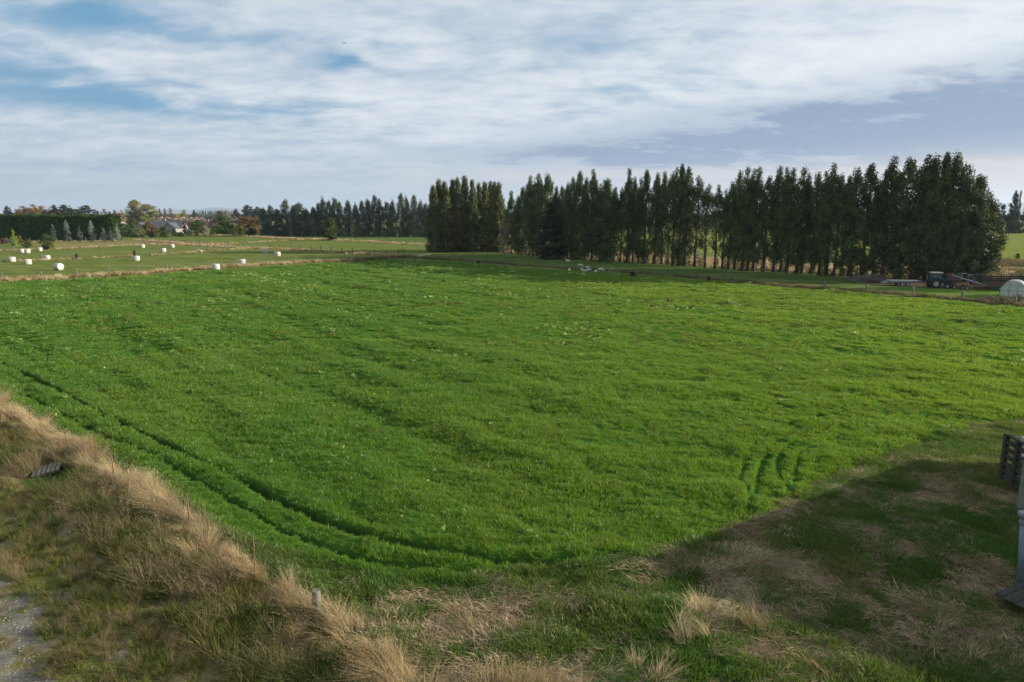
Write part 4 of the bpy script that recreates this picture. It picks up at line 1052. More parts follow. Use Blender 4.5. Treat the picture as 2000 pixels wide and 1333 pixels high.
make_band('east_woodland', 'dim woodland on the horizon glimpsed through the gum row', 1000, 2300, 1300, 4, 13, 'gum_blue', 9000, 2.6, 83)

# hills
def make_hill(name, label, prof, Y, mat):
    """prof: skyline as (pixel x, pixel y); rounded ridge with real depth"""
    xs = np.linspace(prof[0][0], prof[-1][0], 60)
    ys = np.interp(xs, [p[0] for p in prof], [p[1] for p in prof]) + 0.5 * (vnoise(xs * 0.15, xs * 0, 3) - 0.5)
    crest = np.array([at_depth(a_, b_, Y) for a_, b_ in zip(xs, ys)])
    rows = []
    for t in np.linspace(-1, 1, 13):
        k = math.cos(t * math.pi / 2) ** 1.3
        jig = 1 + 0.15 * (vnoise(xs * 0.1 + t * 3, xs * 0 + t * 5, 8) - 0.5) * (1 - k)
        rows.append(np.stack([crest[:, 0], np.full(60, Y + t * 2500), np.maximum(crest[:, 1] * k * jig, 0) - 2], 1))
    V = np.concatenate(rows); ii = np.arange(13 * 60).reshape(13, 60)
    q = np.stack([ii[:-1, :-1], ii[:-1, 1:], ii[1:, 1:], ii[1:, :-1]], -1).reshape(-1, 4)
    tag(obj(name, np_mesh(name, V, q, M[mat], True)), label, 'hill', kind='structure')
make_hill('hill', 'low blue hill on the skyline past the pale poplars', [(290, 420), (325, 413), (345, 409.5), (360, 411.5), (376, 413), (392, 420)], 17000, 'hill')
make_hill('hill', 'long blue ridge on the skyline above the poplar line', [(360, 421), (392, 413), (410, 409), (425, 405.5), (440, 406.5), (458, 408), (475, 407.5), (500, 409), (560, 414), (640, 421)], 19000, 'hill')
make_hill('hill', 'blue hills on the horizon behind the gum row', [(1000, 421), (1150, 410), (1300, 404), (1350, 402), (1500, 404), (1700, 399), (1850, 401), (1950, 397), (2050, 394), (2300, 400), (2600, 421)], 18000, 'hill')

# ------------------------------------------------------------------ fences
def fence(name, label, pts, spacing, ph, pr, wires=(), mat='wood', thin=False, skip=None, wr=0.006, seed=0):
    g = random.Random(seed)
    ps = resample(pts, spacing)
    ps = [p for p in ps if in_view(np.array([p[0]]), np.array([p[1]]), 14)[0]]
    c = ps[len(ps) // 2]
    t = thing(name, label, 'fence', (c[0], c[1], hz(*c)))
    z0 = hz(*c)
    heads = []
    proto = []
    for i, (x, y) in enumerate(ps):
        z = hz(x, y)
        h = ph * g.uniform(0.9, 1.12)
        if i < 3:
            mb = MB()
            n = 9
            mb.lathe([(pr * 1.05, -0.25), (pr, 0.1), (pr * 0.97, ph * 0.6), (pr * 0.95, ph - 0.03), (pr * 0.8, ph)], n)
            o = mb.build('post', M[mat], t); proto.append(o)
        else:
            o = proto[i % 3].copy(); C.objects.link(o); o.parent = t
        o.location = (x - c[0], y - c[1], z - z0)
        o.rotation_euler = (g.gauss(0, 0.035), g.gauss(0, 0.035), g.uniform(0, 6))
        o.scale = (1, 1, h / ph)
        heads.append((x - c[0], y - c[1], z - z0))
    for w in wires:
        MB().tube([(a, b, d + w * ph) for a, b, d in heads], wr, 4).build('wire', M['wire'], t)
    return t
fence('bale_paddock_fence', 'post and wire fence between the green paddock and the bales', FENCE_FAR, 6.0, 1.75, 0.10, (0.5, 0.85), seed=1)
fence('middle_fence', 'post and wire fence crossing the bale paddock past the white calf', FENCE_MID, 7.2, 1.55, 0.10, (0.55, 0.9), seed=2)
fence('back_fence', 'fence of posts along the dry strip behind the bales', FENCE_BACK, 7.5, 1.5, 0.11, (0.6, 0.9), seed=3)
fence('hedge_fence', 'pale post fence at the foot of the dark hedge', FENCE_HEDGE, 5.4, 1.5, 0.12, (0.6,), seed=4)
fence('garden_fence', 'dark post fence curving in front of the house garden', FENCE_YARD, 5.0, 1.5, 0.10, (0.6, 0.9), 'darkwood', seed=5)
fence('cross_fence', 'dark post fence running from the bales toward the metal frame', FENCE_CROSS, 5.6, 1.75, 0.10, (0.5, 0.85), 'darkwood', seed=6)
lowf = FENCE_LOW
i0 = 6
fence('low_fence', 'short dark stakes along the weedy line below the sheep', lowf[:i0 + 1], 6.2, 1.1, 0.055, (0.6, 0.9), 'darkwood', seed=7)
fence('yard_fence', 'pale stout posts along the paddock in front of the tractor', lowf[i0:], 6.6, 1.3, 0.16, (0.55, 0.85), 'wood', seed=8)
FN = PX((-120, 782), (58, 840), (137, 892), (225, 950), (373, 1062), (500, 1150), (606, 1218))
nf = thing('near_fence', 'thin rusty stakes half lost in the tall dry grass bank', 'fence', (*FN[3], hz(*FN[3])))
for i, (x, y) in enumerate(FN[1:-1]):
    mb = MB(); mb.tube([(0, 0, -0.2), (0.01, 0, 0.7), (0.0, 0.01, 1.45)], 0.022, 6); mb.box((0, 0, 1.2), (0.05, 0.03, 0.02))
    o = mb.build('stake', M['rust_steel'], nf)
    o.location = (x - FN[3][0], y - FN[3][1], hz(x, y) - hz(*FN[3])); o.rotation_euler = (random.gauss(0, .05), random.gauss(0, .05), 0)
for w in (0.7, 1.0, 1.25):
    MB().tube([(x - FN[3][0], y - FN[3][1], hz(x, y) - hz(*FN[3]) + w) for x, y in FN], 0.004, 4).build('wire', M['wire'], nf)
# strainer post
x, y, z = P(622, 1232)
sp = thing('strainer_post', 'round weathered timber post standing in the dry grass bank', 'post', (x, y, z))
mb = MB(); mb.lathe([(0.13, -0.3), (0.125, 0.3), (0.118, 0.92), (0.105, 0.97)], 14); mb.build('pole', M['wood'], sp)
ins = MB(); ins.ball((-0.13, -0.02, 0.78), 0.035, 8, 6); ins.build('insulator', M['palewhite'], sp)

# ------------------------------------------------------------------ bales
def bale_mesh(seed):
    g = np.random.default_rng(seed)
    r, h = 0.80, 1.28
    prof = [(0.01, 0.0), (0.5, 0.0), (0.72, 0.01), (0.79, 0.07), (0.815, 0.2), (0.825, 0.5), (0.825, 0.8), (0.815, 1.05), (0.78, 1.2), (0.70, 1.27), (0.45, 1.285), (0.01, 1.29)]
    mb = MB(); mb.lathe(prof, 28)
    me = mb.mesh('bale', M['wrap'])
    for v in me.vertices:
        a = math.atan2(v.co.y, v.co.x)
        k = 1 + 0.03 * math.sin(2 * a + seed) + 0.015 * math.sin(5 * a + seed * 2 + v.co.z * 3) + g.normal(0, 0.004)
        v.co.x *= k; v.co.y *= k
        v.co.x += 0.05 * v.co.z * math.sin(seed)
    return me
BALES = [bale_mesh(s) for s in (1, 2, 3)]
bales = [(108, 527, 'white wrapped bale tipped on its side behind the paddock fence', 'tip'), (52, 515.8, 'white wrapped bale just in front of the middle fence, next to the tipped one', ''),
         (21, 511.6, 'flattest white bale on the dry strip of the middle fence', ''), (90, 506.8, 'white bale just behind the middle fence, above the tipped one', ''),
         (41, 494.5, 'white bale on the outer side of the touching pair', ''), (51.5, 495.2, 'white bale on the inner side of the touching pair', ''), (76, 491.2, 'white bale below the big olive shrub', ''),
         (264.5, 508.8, 'white bale hiding the foot of the dark upright bush', ''), (277, 484.7, 'white bale at the back fence, before the garden', ''), (317.5, 492.8, 'white bale in the open between the middle and back fences', ''),
         (335, 484.3, 'white bale at the back fence under the cream gable', ''), (420, 526.5, 'white bale pressed behind a post of the paddock fence', ''), (471, 516.3, 'white bale with the long shadow, close behind the paddock fence', ''),
         (517.5, 494.3, 'white bale standing against the dry strip of the crossing fence', ''), (541, 500, 'white bale lying in the shade of the trees', '')]
for i, (px_, py_, lab, how) in enumerate(bales):
    x, y = G(px_, py_); y += 0.5
    o = obj('hay_bale', BALES[i % 3])
    tag(o, lab, 'bale', 'white wrapped bales in the paddock')
    z = hz(x, y)
    if how: o.rotation_euler = Euler((R(90), 0, R(72)), 'XYZ'); o.location = (x - 0.4, y + 0.5, z + 0.79)
    else: o.rotation_euler = (0, 0, random.uniform(0, 6.28)); o.location = (x, y, z - 0.02)
    s = random.uniform(0.95, 1.04); o.scale = (s, s, s)

# ------------------------------------------------------------------ animals
def quadruped(name, label, cat, px_, py_, rz, L=1.1, Hh=0.72, mat='wool', pose='stand', headmat=None, fat=1.0, group=None):
    """one skinned body: spine, neck, head, jointed legs, tail"""
    vs = []; ed = []; rad = []
    def add(co, r, par=None):
        vs.append(co); rad.append(r)
        if par is not None: ed.append((par, len(vs) - 1))
        return len(vs) - 1
    lie = pose == 'lie'
    b = 0.34 * Hh if lie else 0.70 * Hh
    w = 0.20 * Hh / 0.72 * 1.25 * fat
    pel = add((-0.32 * L, 0, b), (w * 0.92, w * 0.95))
    mid = add((0, 0, b - 0.02), (w * 1.1, w * 1.08), pel)
    sh = add((0.30 * L, 0, b), (w * 0.9, w * 0.98), mid)
    if pose == 'graze':
        n = add((0.47 * L, 0, b - 0.10), (w * 0.5, w * 0.55), sh); hd = add((0.56 * L, 0, b * 0.42), (w * 0.36, w * 0.38), n); add((0.66 * L, 0, 0.10), (w * 0.22, w * 0.22), hd)
    else:
        n = add((0.45 * L, 0, b + 0.20 * Hh), (w * 0.5, w * 0.55), sh); hd = add((0.52 * L, 0, b + 0.40 * Hh), (w * 0.38, w * 0.40), n); add((0.68 * L, 0, b + 0.30 * Hh), (w * 0.22, w * 0.22), hd)
    add((hd and vs[hd][0] - 0.02, 0.10, vs[hd][2] + 0.05), (0.02, 0.035), hd); add((vs[hd][0] - 0.02, -0.10, vs[hd][2] + 0.05), (0.02, 0.035), hd)
    add((-0.45 * L, 0, b - 0.05), (0.035, 0.035), pel)
    for sgn in (-1, 1):
        yy = sgn * w * 0.55
        if lie:
            k = add((0.34 * L, yy * 1.3, 0.10), (0.06, 0.06), sh); add((0.48 * L, yy * 1.2, 0.05), (0.035, 0.035), k)
            k = add((-0.22 * L, yy * 1.5, 0.12), (0.08, 0.08), pel); add((-0.05 * L, yy * 1.6, 0.05), (0.035, 0.035), k)
        else:
            e = add((0.28 * L, yy, b * 0.55), (0.075, 0.085), sh); k = add((0.30 * L, yy, b * 0.30), (0.042, 0.042), e); add((0.28 * L, yy, 0.0), (0.035, 0.035), k)
            e = add((-0.24 * L, yy, b * 0.55), (0.085, 0.10), pel); k = add((-0.40 * L, yy, b * 0.33), (0.042, 0.045), e); add((-0.37 * L, yy, 0.0), (0.034, 0.034), k)
    me = bpy.data.meshes.new(name); me.from_pydata(vs, ed, []); me.materials.append(M[mat])
    o = obj(name, me)
    sk = o.modifiers.new('skin', 'SKIN'); sk.use_smooth_shade = True
    lay = me.skin_vertices[0] if me.skin_vertices else None
    if lay is None:
        bm = bmesh.new(); bm.from_mesh(me); bm.verts.layers.skin.verify(); bm.to_mesh(me); bm.free(); lay = me.skin_vertices[0]
    for i, r in enumerate(rad): lay.data[i].radius = r
    lay.data[0].use_root = True
    sb = o.modifiers.new('sub', 'SUBSURF'); sb.levels = 1; sb.render_levels = 2
    x, y = G(px_, py_)
    o.location = (x, y, hz(x, y)); o.rotation_euler = (0, 0, rz)
    return tag(o, label, cat, group)
SG = 'sheep below the gum row'
quadruped('sheep', 'cream sheep standing alone close under the gum trees', 'sheep', 1110, 514, R(178), 1.25, 0.85, group=SG)
quadruped('sheep', 'cream sheep grazing uphill of the huddle', 'sheep', 1133, 522.5, R(-20), 1.2, 0.8, pose='graze', group=SG)
quadruped('sheep', 'small cream sheep alone on the weedy line away from the huddle', 'sheep', 1112, 530, R(80), 1.05, 0.75, pose='lie', group=SG)
quadruped('sheep', 'cream sheep seen end on at the edge of the huddle', 'sheep', 1136, 531, R(85), 1.05, 0.78, pose='graze', group=SG)
quadruped('sheep', 'cream sheep at the back of the huddle', 'sheep', 1147, 527.5, R(0), 1.25, 0.8, pose='graze', group=SG)
quadruped('sheep', 'cream sheep lying at the front of the huddle', 'sheep', 1143, 531.5, R(175), 1.2, 0.8, pose='lie', group=SG)
quadruped('sheep', 'cream sheep grazing with its nose toward the dark one', 'sheep', 1149, 532, R(-5), 1.15, 0.8, pose='graze', group=SG)
quadruped('sheep', 'dark brown sheep beside the huddle', 'sheep', 1156, 532.5, R(190), 0.9, 0.6, 'darkwool', pose='lie', group=SG)
quadruped('sheep', 'cream sheep lying between the dark one and the biggest one', 'sheep', 1164, 532.5, R(95), 1.1, 0.78, pose='lie', group=SG)
quadruped('sheep', 'biggest cream sheep grazing at the end of the group by a stake', 'sheep', 1173, 531.5, R(-12), 1.35, 0.9, pose='graze', group=SG)
quadruped('calf', 'white long-legged calf standing at the middle fence', 'calf', 391, 494.8, R(180), 1.5, 1.15, 'face', fat=0.8)

# bird
x, zb = at_depth(672, 84.5, 150)
bd = MB()
bd.ball((0, 0, 0), (0.26, 0.08, 0.08), 10, 8)
bd.ball((0.26, 0, 0.02), 0.055, 8, 6)
for sgn in (-1, 1):
    bd.add([(0.10, 0, 0.03), (-0.10, 0, 0.03), (-0.14, sgn * 0.34, 0.13), (0.08, sgn * 0.34, 0.15), (-0.20, sgn * 0.72, -0.02), (-0.08, sgn * 0.70, 0.0),
            (0.10, 0, 0.01), (-0.10, 0, 0.01), (-0.14, sgn * 0.34, 0.115), (0.08, sgn * 0.34, 0.13), (-0.20, sgn * 0.72, -0.03), (-0.08, sgn * 0.70, -0.01)],
           [(0, 1, 2, 3), (3, 2, 4, 5), (9, 8, 7, 6), (11, 10, 8, 9), (0, 3, 9, 6), (3, 5, 11, 9), (5, 4, 10, 11), (4, 2, 8, 10), (2, 1, 7, 8)])
bd.add([(-0.22, -0.03, 0), (-0.22, 0.03, 0), (-0.42, 0.08, 0.0), (-0.42, -0.08, 0.0), (-0.3, 0, 0.03)], [(0, 1, 4), (1, 2, 4), (2, 3, 4), (3, 0, 4), (3, 2, 1, 0)])
o = bd.build('bird', M['feather']); o.scale = (0.8, 0.8, 0.8); o.location = (x, 150, zb); o.rotation_euler = (R(14), R(8), R(115))
tag(o, 'small dark bird gliding high in the cloudy sky', 'bird')

# ------------------------------------------------------------------ house and sheds
def gable(mb_roof, mb_wall, cx, cy, L, W, wall, ridge, ov=0.5, axis='x'):
    """pitched roof with thickness along an axis, and its gable walls"""
    th = 0.18
    def pt(u, v, z): return (cx + u, cy + v, z) if axis == 'x' else (cx + v, cy + u, z)
    l, w = L / 2 + ov, W / 2 + ov
    sl = (ridge - wall) / (W / 2); ze = wall - sl * ov
    for sgn in (-1, 1):
        a = [pt(-l, sgn * w, ze), pt(l, sgn * w, ze), pt(l, 0, ridge), pt(-l, 0, ridge)]
        b = [(p[0], p[1], p[2] + th) for p in a]
        mb_roof.add(a + b, [(0, 1, 2, 3), (7, 6, 5, 4), (0, 4, 5, 1), (1, 5, 6, 2), (2, 6, 7, 3), (3, 7, 4, 0)])
    l2, w2 = L / 2, W / 2
    v = [pt(-l2, -w2, 0), pt(l2, -w2, 0), pt(l2, w2, 0), pt(-l2, w2, 0), pt(-l2, -w2, wall), pt(l2, -w2, wall), pt(l2, w2, wall), pt(-l2, w2, wall), pt(-l2, 0, ridge - 0.02), pt(l2, 0, ridge - 0.02)]
    mb_wall.add(v, [(0, 1, 5, 4), (2, 3, 7, 6), (1, 2, 6, 9, 5), (3, 0, 4, 8, 7)])
Yhouse = depth_at(456)
hx = at_depth(307, 456, Yhouse)[0]
hs = thing('house', 'long low cream house with a dark grey roof among garden trees', 'house', (hx, Yhouse, 0))
rf, wl = MB(), MB()
gable(rf, wl, 4, 7, 20, 11, 3.4, 7.4, 0.6, 'x')
gable(rf, wl, -9.5, 3.5, 13, 9, 3.4, 6.6, 0.6, 'y')
gable(rf, wl, 9.8, 0.2, 9, 8, 3.4, 6.4, 0.6, 'y')
rf.build('roof', M['roof'], hs); wl.build('wall', M['plaster'], hs)
for wx, wy, ww in ((1.0, 1.46, 2.2), (4.0, 1.46, 1.6), (-9.5, -3.06, 2.4), (9.8, -4.36, 2.0)):
    wf = MB(); wf.box((wx, wy, 1.6), (ww, 0.08, 1.4)); o = wf.build('window', M['whitewall'], hs)
    pn = MB(); pn.box((wx, wy - 0.05, 1.6), (ww - 0.2, 0.03, 1.2)); pn.build('pane', M['glass'], o)
dg = MB(); dg.box((12.4, -4.34, 1.35), (1.6, 0.06, 2.7)); dg.build('door', M['roof'], hs)
ch = MB(); ch.box((1.5, 8.0, 7.9), (0.9, 0.9, 1.6)); ch.build('chimney', M['plaster'], hs)
Yw = depth_at(447)
wx = at_depth(232, 447, Yw)[0]
ws = thing('white_shed', 'small white-roofed shed peeping out past the hedge end', 'shed', (wx, Yw, 0))
rf, wl = MB(), MB(); gable(rf, wl, 0, 0, 9, 6, 3.8, 5.4, 0.4, 'x'); rf.build('roof', M['whitewall'], ws); wl.build('wall', M['plaster'], ws)
x, y = G(9, 476)
gw = MB()
for k in range(5): gw.box((k * 1.15 - 2.3, random.uniform(-0.1, 0.1), 0.9), (1.05, 0.5, 1.7 + random.uniform(-0.2, 0.3)), taper=0.92)
o = gw.build('garden_wall', M['palewhite'] if False else M['greymetal'], bevel=0.05); o.location = (x, y + 2, 0); tag(o, 'pale grey block wall behind rust-red garden shrubs', 'wall')

# ------------------------------------------------------------------ wheels helper
def wheel(parent, loc, r, w, rim_r, hub=True, name='wheel', lugs=0):
    e = bpy.data.objects.new(name, None); C.objects.link(e); e.parent = parent; e.location = loc
    Mx = Matrix.Rotation(R(90), 4, 'X')
    t = MB(); t.lathe([(rim_r, -w / 2 * 0.8), (rim_r * 1.15, -w / 2), (r * 0.9, -w / 2), (r, -w / 2 * 0.6), (r, w / 2 * 0.6), (r * 0.9, w / 2), (rim_r * 1.15, w / 2), (rim_r, w / 2 * 0.8), (rim_r, -w / 2 * 0.8)], 28, Mx)
    for k in range(lugs):
        a = 2 * math.pi * k / lugs
        for sgn in (-1, 1):
            t.box((math.cos(a + sgn * 0.07) * r, sgn * w * 0.22, math.sin(a + sgn * 0.07) * r), (0.09, w * 0.5, 0.06), ry=-a + R(90), rz=0)
    t.build('tyre', M['tyre'], e)
    m = MB(); m.lathe([(0.01, -w * 0.30), (rim_r * 0.35, -w * 0.32), (rim_r * 0.45, -w * 0.22), (rim_r * 0.85, -w * 0.20), (rim_r, -w * 0.38), (rim_r, w * 0.38), (rim_r * 0.85, w * 0.2), (rim_r * 0.4, w * 0.25), (0.01, w * 0.28)], 24, Mx)
    m.build('rim', M['rim'], e)
    return e

# ------------------------------------------------------------------ tractor, facing +x
x, y, z = P(1833, 562.5)
tr = thing('tractor', 'old blue farm tractor with a cream-roofed cab parked under the gums', 'tractor', (x, y, z), R(-8), None, (0.95, 0.95, 0.95))
b = MB()
b.box((0.55, 0, 1.02), (2.9, 0.42, 0.42)); b.box((-0.75, 0, 0.95), (0.9, 0.6, 0.6)); b.box((1.95, 0, 0.85), (0.35, 0.6, 0.5))
b.tube([(-0.9, -0.95, 0.8), (-0.9, 0.95, 0.8)], 0.13, 8); b.tube([(1.65, -0.8, 0.55), (1.65, 0.8, 0.55)], 0.08, 8)
b.build('chassis', M['black'], tr)
b = MB(); b.box((1.15, 0, 1.43), (1.75, 0.66, 0.5), taper=0.94); b.build('bonnet', M['blue'], tr, 0.05)
b = MB(); b.box((2.055, 0, 1.38), (0.05, 0.56, 0.42)); b.build('grille', M['black'], tr)
for sgn in (-1, 1):
    b = MB(); b.lathe([(0.01, 0), (0.08, 0), (0.08, 0.04), (0.01, 0.05)], 12, Matrix.Translation((2.08, sgn * 0.2, 1.45)) @ Matrix.Rotation(R(90), 4, 'Y')); b.build('headlight', M['rim'], tr)
cab = MB(); cab.box((-0.62, 0, 1.42), (1.5, 1.35, 0.7)); cab_o = cab.build('cab', M['blue'], tr, 0.03)
pl = MB()
for sx, sy in ((-1.33, -0.64), (-1.33, 0.64), (0.08, -0.64), (0.08, 0.64), (-0.55, -0.66), (-0.55, 0.66)):
    pl.box((sx, sy, 2.15), (0.08, 0.08, 0.80))
pl.box((-0.62, -0.64, 2.53), (1.5, 0.07, 0.07)); pl.box((-0.62, 0.64, 2.53), (1.5, 0.07, 0.07))
pl.build('cab_frame', M['blue'], cab_o)
gl = MB(); gl.box((0.085, 0, 2.15), (0.02, 1.2, 0.74)); gl.box((-1.335, 0, 2.15), (0.02, 1.2, 0.74)); gl.box((-0.94, -0.645, 2.15), (0.70, 0.02, 0.72)); gl.box((-0.24, -0.645, 2.15), (0.54, 0.02, 0.72)); gl.box((-0.62, 0.645, 2.15), (1.3, 0.02, 0.72))
gl.build('window', M['glass'], cab_o)
rf = MB(); rf.box((-0.62, 0, 2.66), (1.75, 1.5, 0.16), taper=0.93); rf.build('cab_roof', M['cream'], cab_o, 0.04)
for sgn in (-1, 1):
    fd = MB()
    arc = [(-0.9 + 0.86 * math.cos(a), 0.80 + 0.86 * math.sin(a)) for a in np.linspace(R(10), R(150), 9)]
    vs = []; 
    for (ax, az) in arc:
        for yy, dz in ((0.62, 0), (1.12, 0), (1.12, 0.04), (0.62, 0.04)):
            vs.append((ax, sgn * yy, az + dz))
    fs = []
    for i in range(8):
        for k in range(4): fs.append((i * 4 + k, i * 4 + (k + 1) % 4, (i + 1) * 4 + (k + 1) % 4, (i + 1) * 4 + k))
    fd.add(vs, fs); fd.build('mudguard', M['blue'], tr)
    wheel(tr, (-0.9, sgn * 0.92, 0.80), 0.80, 0.42, 0.46, name='rear_wheel', lugs=18)
    wheel(tr, (1.65, sgn * 0.80, 0.46), 0.46, 0.26, 0.27, name='front_wheel')
ex = MB(); ex.tube([(1.0, -0.2, 1.6), (1.0, -0.2, 2.5)], 0.045, 8); ex.tube([(1.0, -0.2, 1.85), (1.0, -0.2, 2.25)], 0.08, 8); ex.build('exhaust', M['black'], tr)
st = MB(); st.lathe([(0.16, -0.015), (0.19, 0), (0.16, 0.015), (0.16, -0.015)], 16, Matrix.Translation((-0.15, 0, 1.95)) @ Matrix.Rotation(R(-35), 4, 'Y')); st.build('steering_wheel', M['black'], tr)
se = MB(); se.box((-0.85, 0, 1.85), (0.45, 0.5, 0.12)); se.box((-1.05, 0, 2.1), (0.1, 0.48, 0.5)); se.build('seat', M['black'], tr)
ha = MB(); ha.box((-1.5, 0.3, 0.7), (0.8, 0.08, 0.08)); ha.box((-1.5, -0.3, 0.7), (0.8, 0.08, 0.08)); ha.box((-1.85, 0, 0.7), (0.08, 0.8, 0.08)); ha.build('hitch', M['black'], tr)

# flat trailer behind the tractor
x, y, z = P(1765, 557)
tl = thing('flatbed_trailer', 'grey flat-deck trailer with twin wheels parked behind the tractor', 'trailer', (x, y, z), R(-7))
d = MB()
for k in range(8): d.box((-0.1, -0.95 + k * 0.27, 0.86), (5.0, 0.25, 0.07))
d.build('deck', M['greymetal'], tl)
d = MB()
for yy in (-1.08, 1.08): d.box((-0.1, yy, 0.80), (5.05, 0.06, 0.30))
d.box((2.45, 0, 0.80), (0.05, 2.1, 0.3)); d.box((-2.65, 0, 0.80), (0.05, 2.1, 0.3)); d.build('side_board', M['galv'], tl)
d = MB(); d.box((-0.1, -0.5, 0.72), (5.0, 0.1, 0.14)); d.box((-0.1, 0.5, 0.72), (5.0, 0.1, 0.14)); d.tube([(2.4, -0.6, 0.7), (4.3, 0, 0.62)], 0.06, 6); d.tube([(2.4, 0.6, 0.7), (4.3, 0, 0.62)], 0.06, 6); d.tube([(4.2, 0, 0.0), (4.2, 0, 0.75)], 0.04, 6)
d.build('drawbar', M['black'], tl)
rp = MB(); rp.box((-3.1, 0, 0.62), (1.0, 2.0, 0.06), ry=R(-24)); rp.build('ramp', M['greymetal'], tl)
for xx in (-0.75, 0.15):
    for yy in (-1.22, 1.22): wheel(tl, (xx, yy, 0.37), 0.37, 0.2, 0.24)

# conveyor auger with its red carriage
x, y, z = P(1882, 566.5)
au = thing('grain_auger', 'long slanting grey auger on a red wheeled frame in front of the hoops', 'auger', (x, y, z), R(-9))
t = MB(); t.tube([(-2.2, 0, 2.35), (4.4, 0, 0.28)], 0.13, 10); t.build('tube', M['galv'], au)
t = MB()
for k in range(6):
    f = k / 5; cx, cz = -2.0 + 5.9 * f, 2.35 - 1.9 * f
    t.box((cx, 0, cz - 0.08), (0.1, 0.34, 0.34), ry=R(17))
t.build('clamp', M['greymetal'], au)
fr = MB()
for yy in (-0.55, 0.55):
    fr.tube([(-1.8, yy * 0.4, 2.2), (0.2, yy, 0.35)], 0.045, 6); fr.tube([(0.2, yy, 0.35), (0.4, yy * 0.4, 1.5)], 0.045, 6); fr.tube([(-1.6, yy * 0.6, 1.95), (-0.6, yy, 0.1)], 0.04, 6); fr.tube([(-2.3, yy * 0.5, 2.45), (-1.2, yy, 0.9)], 0.04, 6)
fr.tube([(0.2, -0.6, 0.35), (0.2, 0.6, 0.35)], 0.045, 6); fr.tube([(-0.6, -0.55, 0.1), (-0.6, 0.55, 0.1)], 0.04, 6); fr.build('frame', M['red'], au)
hp = MB(); hp.box((-2.3, 0, 2.30), (0.4, 0.4, 0.55), taper=1.3); hp.build('spout', M['rust_steel'], au)
hp = MB(); hp.box((2.6, -0.2, 0.32), (1.9, 0.9, 0.42), taper=1.15); hp.build('hopper', M['red'], au, 0.03)
for yy in (-0.7, 0.7): wheel(au, (0.2, yy, 0.33), 0.33, 0.16, 0.19)
# small implement in front of the tractor
x, y, z = P(1852, 564)
im = thing('farm_implement', 'low dark wheeled implement standing by the tractor front', 'implement', (x, y, z), R(-10))
d = MB(); d.box((0, 0, 0.55), (2.2, 0.12, 0.12)); d.box((0.4, 0.4, 0.55), (1.6, 0.1, 0.1)); d.tube([(-1.0, 0, 0.55), (-1.6, 0.1, 0.1)], 0.05, 6); d.tube([(0.9, 0, 0.55), (1.2, 0, 1.4), (1.6, 0, 1.2)], 0.05, 6)
for k in range(5): d.tube([(-0.6 + k * 0.4, 0.1, 0.55), (-0.7 + k * 0.4, 0.15, 0.25), (-0.5 + k * 0.4, 0.15, 0.05)], 0.03, 6)
d.build('frame', M['black'], im)
for xx in (-0.3, 0.75): wheel(im, (xx, -0.3, 0.36), 0.36, 0.18, 0.22)

# tunnel-house hoops (bare frame)
x, y, z = P(1894, 560)
hoo = thing('hoop_frame', 'bare grey arched hoops of an uncovered tunnel beside the leaning pole', 'frame', (x, y + 1.5, z), R(-20), None, (0.70, 0.8, 0.66))
for k in range(3):
    arc = [(2.6 * math.cos(a) , k * 1.3, 3.0 * math.sin(a)) for a in np.linspace(0, math.pi, 15)]
    hp = MB(); hp.tube(arc, 0.04, 7); hp.build('hoop', M['greymetal'], hoo)
hp = MB()
for a in (35, 65, 90, 115, 145): hp.tube([(2.6 * math.cos(R(a)), 0, 3.0 * math.sin(R(a))), (2.6 * math.cos(R(a)), 2.6, 3.0 * math.sin(R(a)))], 0.035, 6)
for xx in (-0.7, 0.7): hp.tube([(xx, 0, 0), (xx * 1.0, 0, 2.9)], 0.05, 6)
hp.tube([(-2.2, 0, 1.5), (2.2, 0, 1.5)], 0.045, 6); hp.build('brace', M['greymetal'], hoo)
# leaning pole
x, y, z = P(1905, 549)
lp = MB(); lp.tube([(0, 0, -0.3), (0.22, 0, 2.0), (0.58, 0.1, 4.2)], [0.15, 0.14, 0.12], 9)
o = lp.build('leaning_pole', M['wood']); o.location = (x, y, z); tag(o, 'grey timber pole leaning beside the end gum tree', 'pole')
# low dark shed / stockyard behind the tunnel
x, y, z = P(1962, 558)
ys = thing('stockyard', 'dark boarded stockyard with a pale top rail behind the plastic tunnel', 'yard', (x, y, z), R(-4))
bd_ = MB()
for k in range(5): bd_.box((0, 0.03 * (k % 2), 0.25 + k * 0.32), (11.5, 0.05, 0.27))
bd_.build('boards', M['darkwood'], ys)
rl = MB(); rl.box((0, -0.02, 1.86), (11.8, 0.16, 0.10)); rl.build('top_rail', M['wood'], ys)
for k in range(8):
    p_ = MB(); p_.tube([(-5.6 + k * 1.6, -0.12, -0.2), (-5.6 + k * 1.6, -0.12, 2.0)], 0.09, 8); p_.build('post', M['darkwood'], ys)
# small trailer by the tunnel
x, y, z = P(1943, 568.5)
st_ = thing('small_trailer', 'small low trailer with pale wheels between the auger and the tunnel', 'trailer', (x, y, z), R(-8))
d = MB(); d.box((0, 0, 0.62), (2.8, 1.4, 0.10)); d.build('deck', M['darkwood'], st_)
d = MB()
for zz in (0.9, 1.2): 
    for yy in (-0.7, 0.7): d.box((0, yy, zz), (2.8, 0.05, 0.10))
for xx in (-1.35, 0, 1.35):
    for yy in (-0.7, 0.7): d.box((xx, yy, 0.95), (0.07, 0.07, 0.62))
d.build('rail', M['rust_steel'], st_)
d = MB(); d.tube([(-1.4, 0, 0.55), (-2.6, 0, 0.45)], 0.05, 6); d.build('drawbar', M['black'], st_)
for yy in (-0.82, 0.82): wheel(st_, (0.4, yy, 0.40), 0.40, 0.2, 0.26)
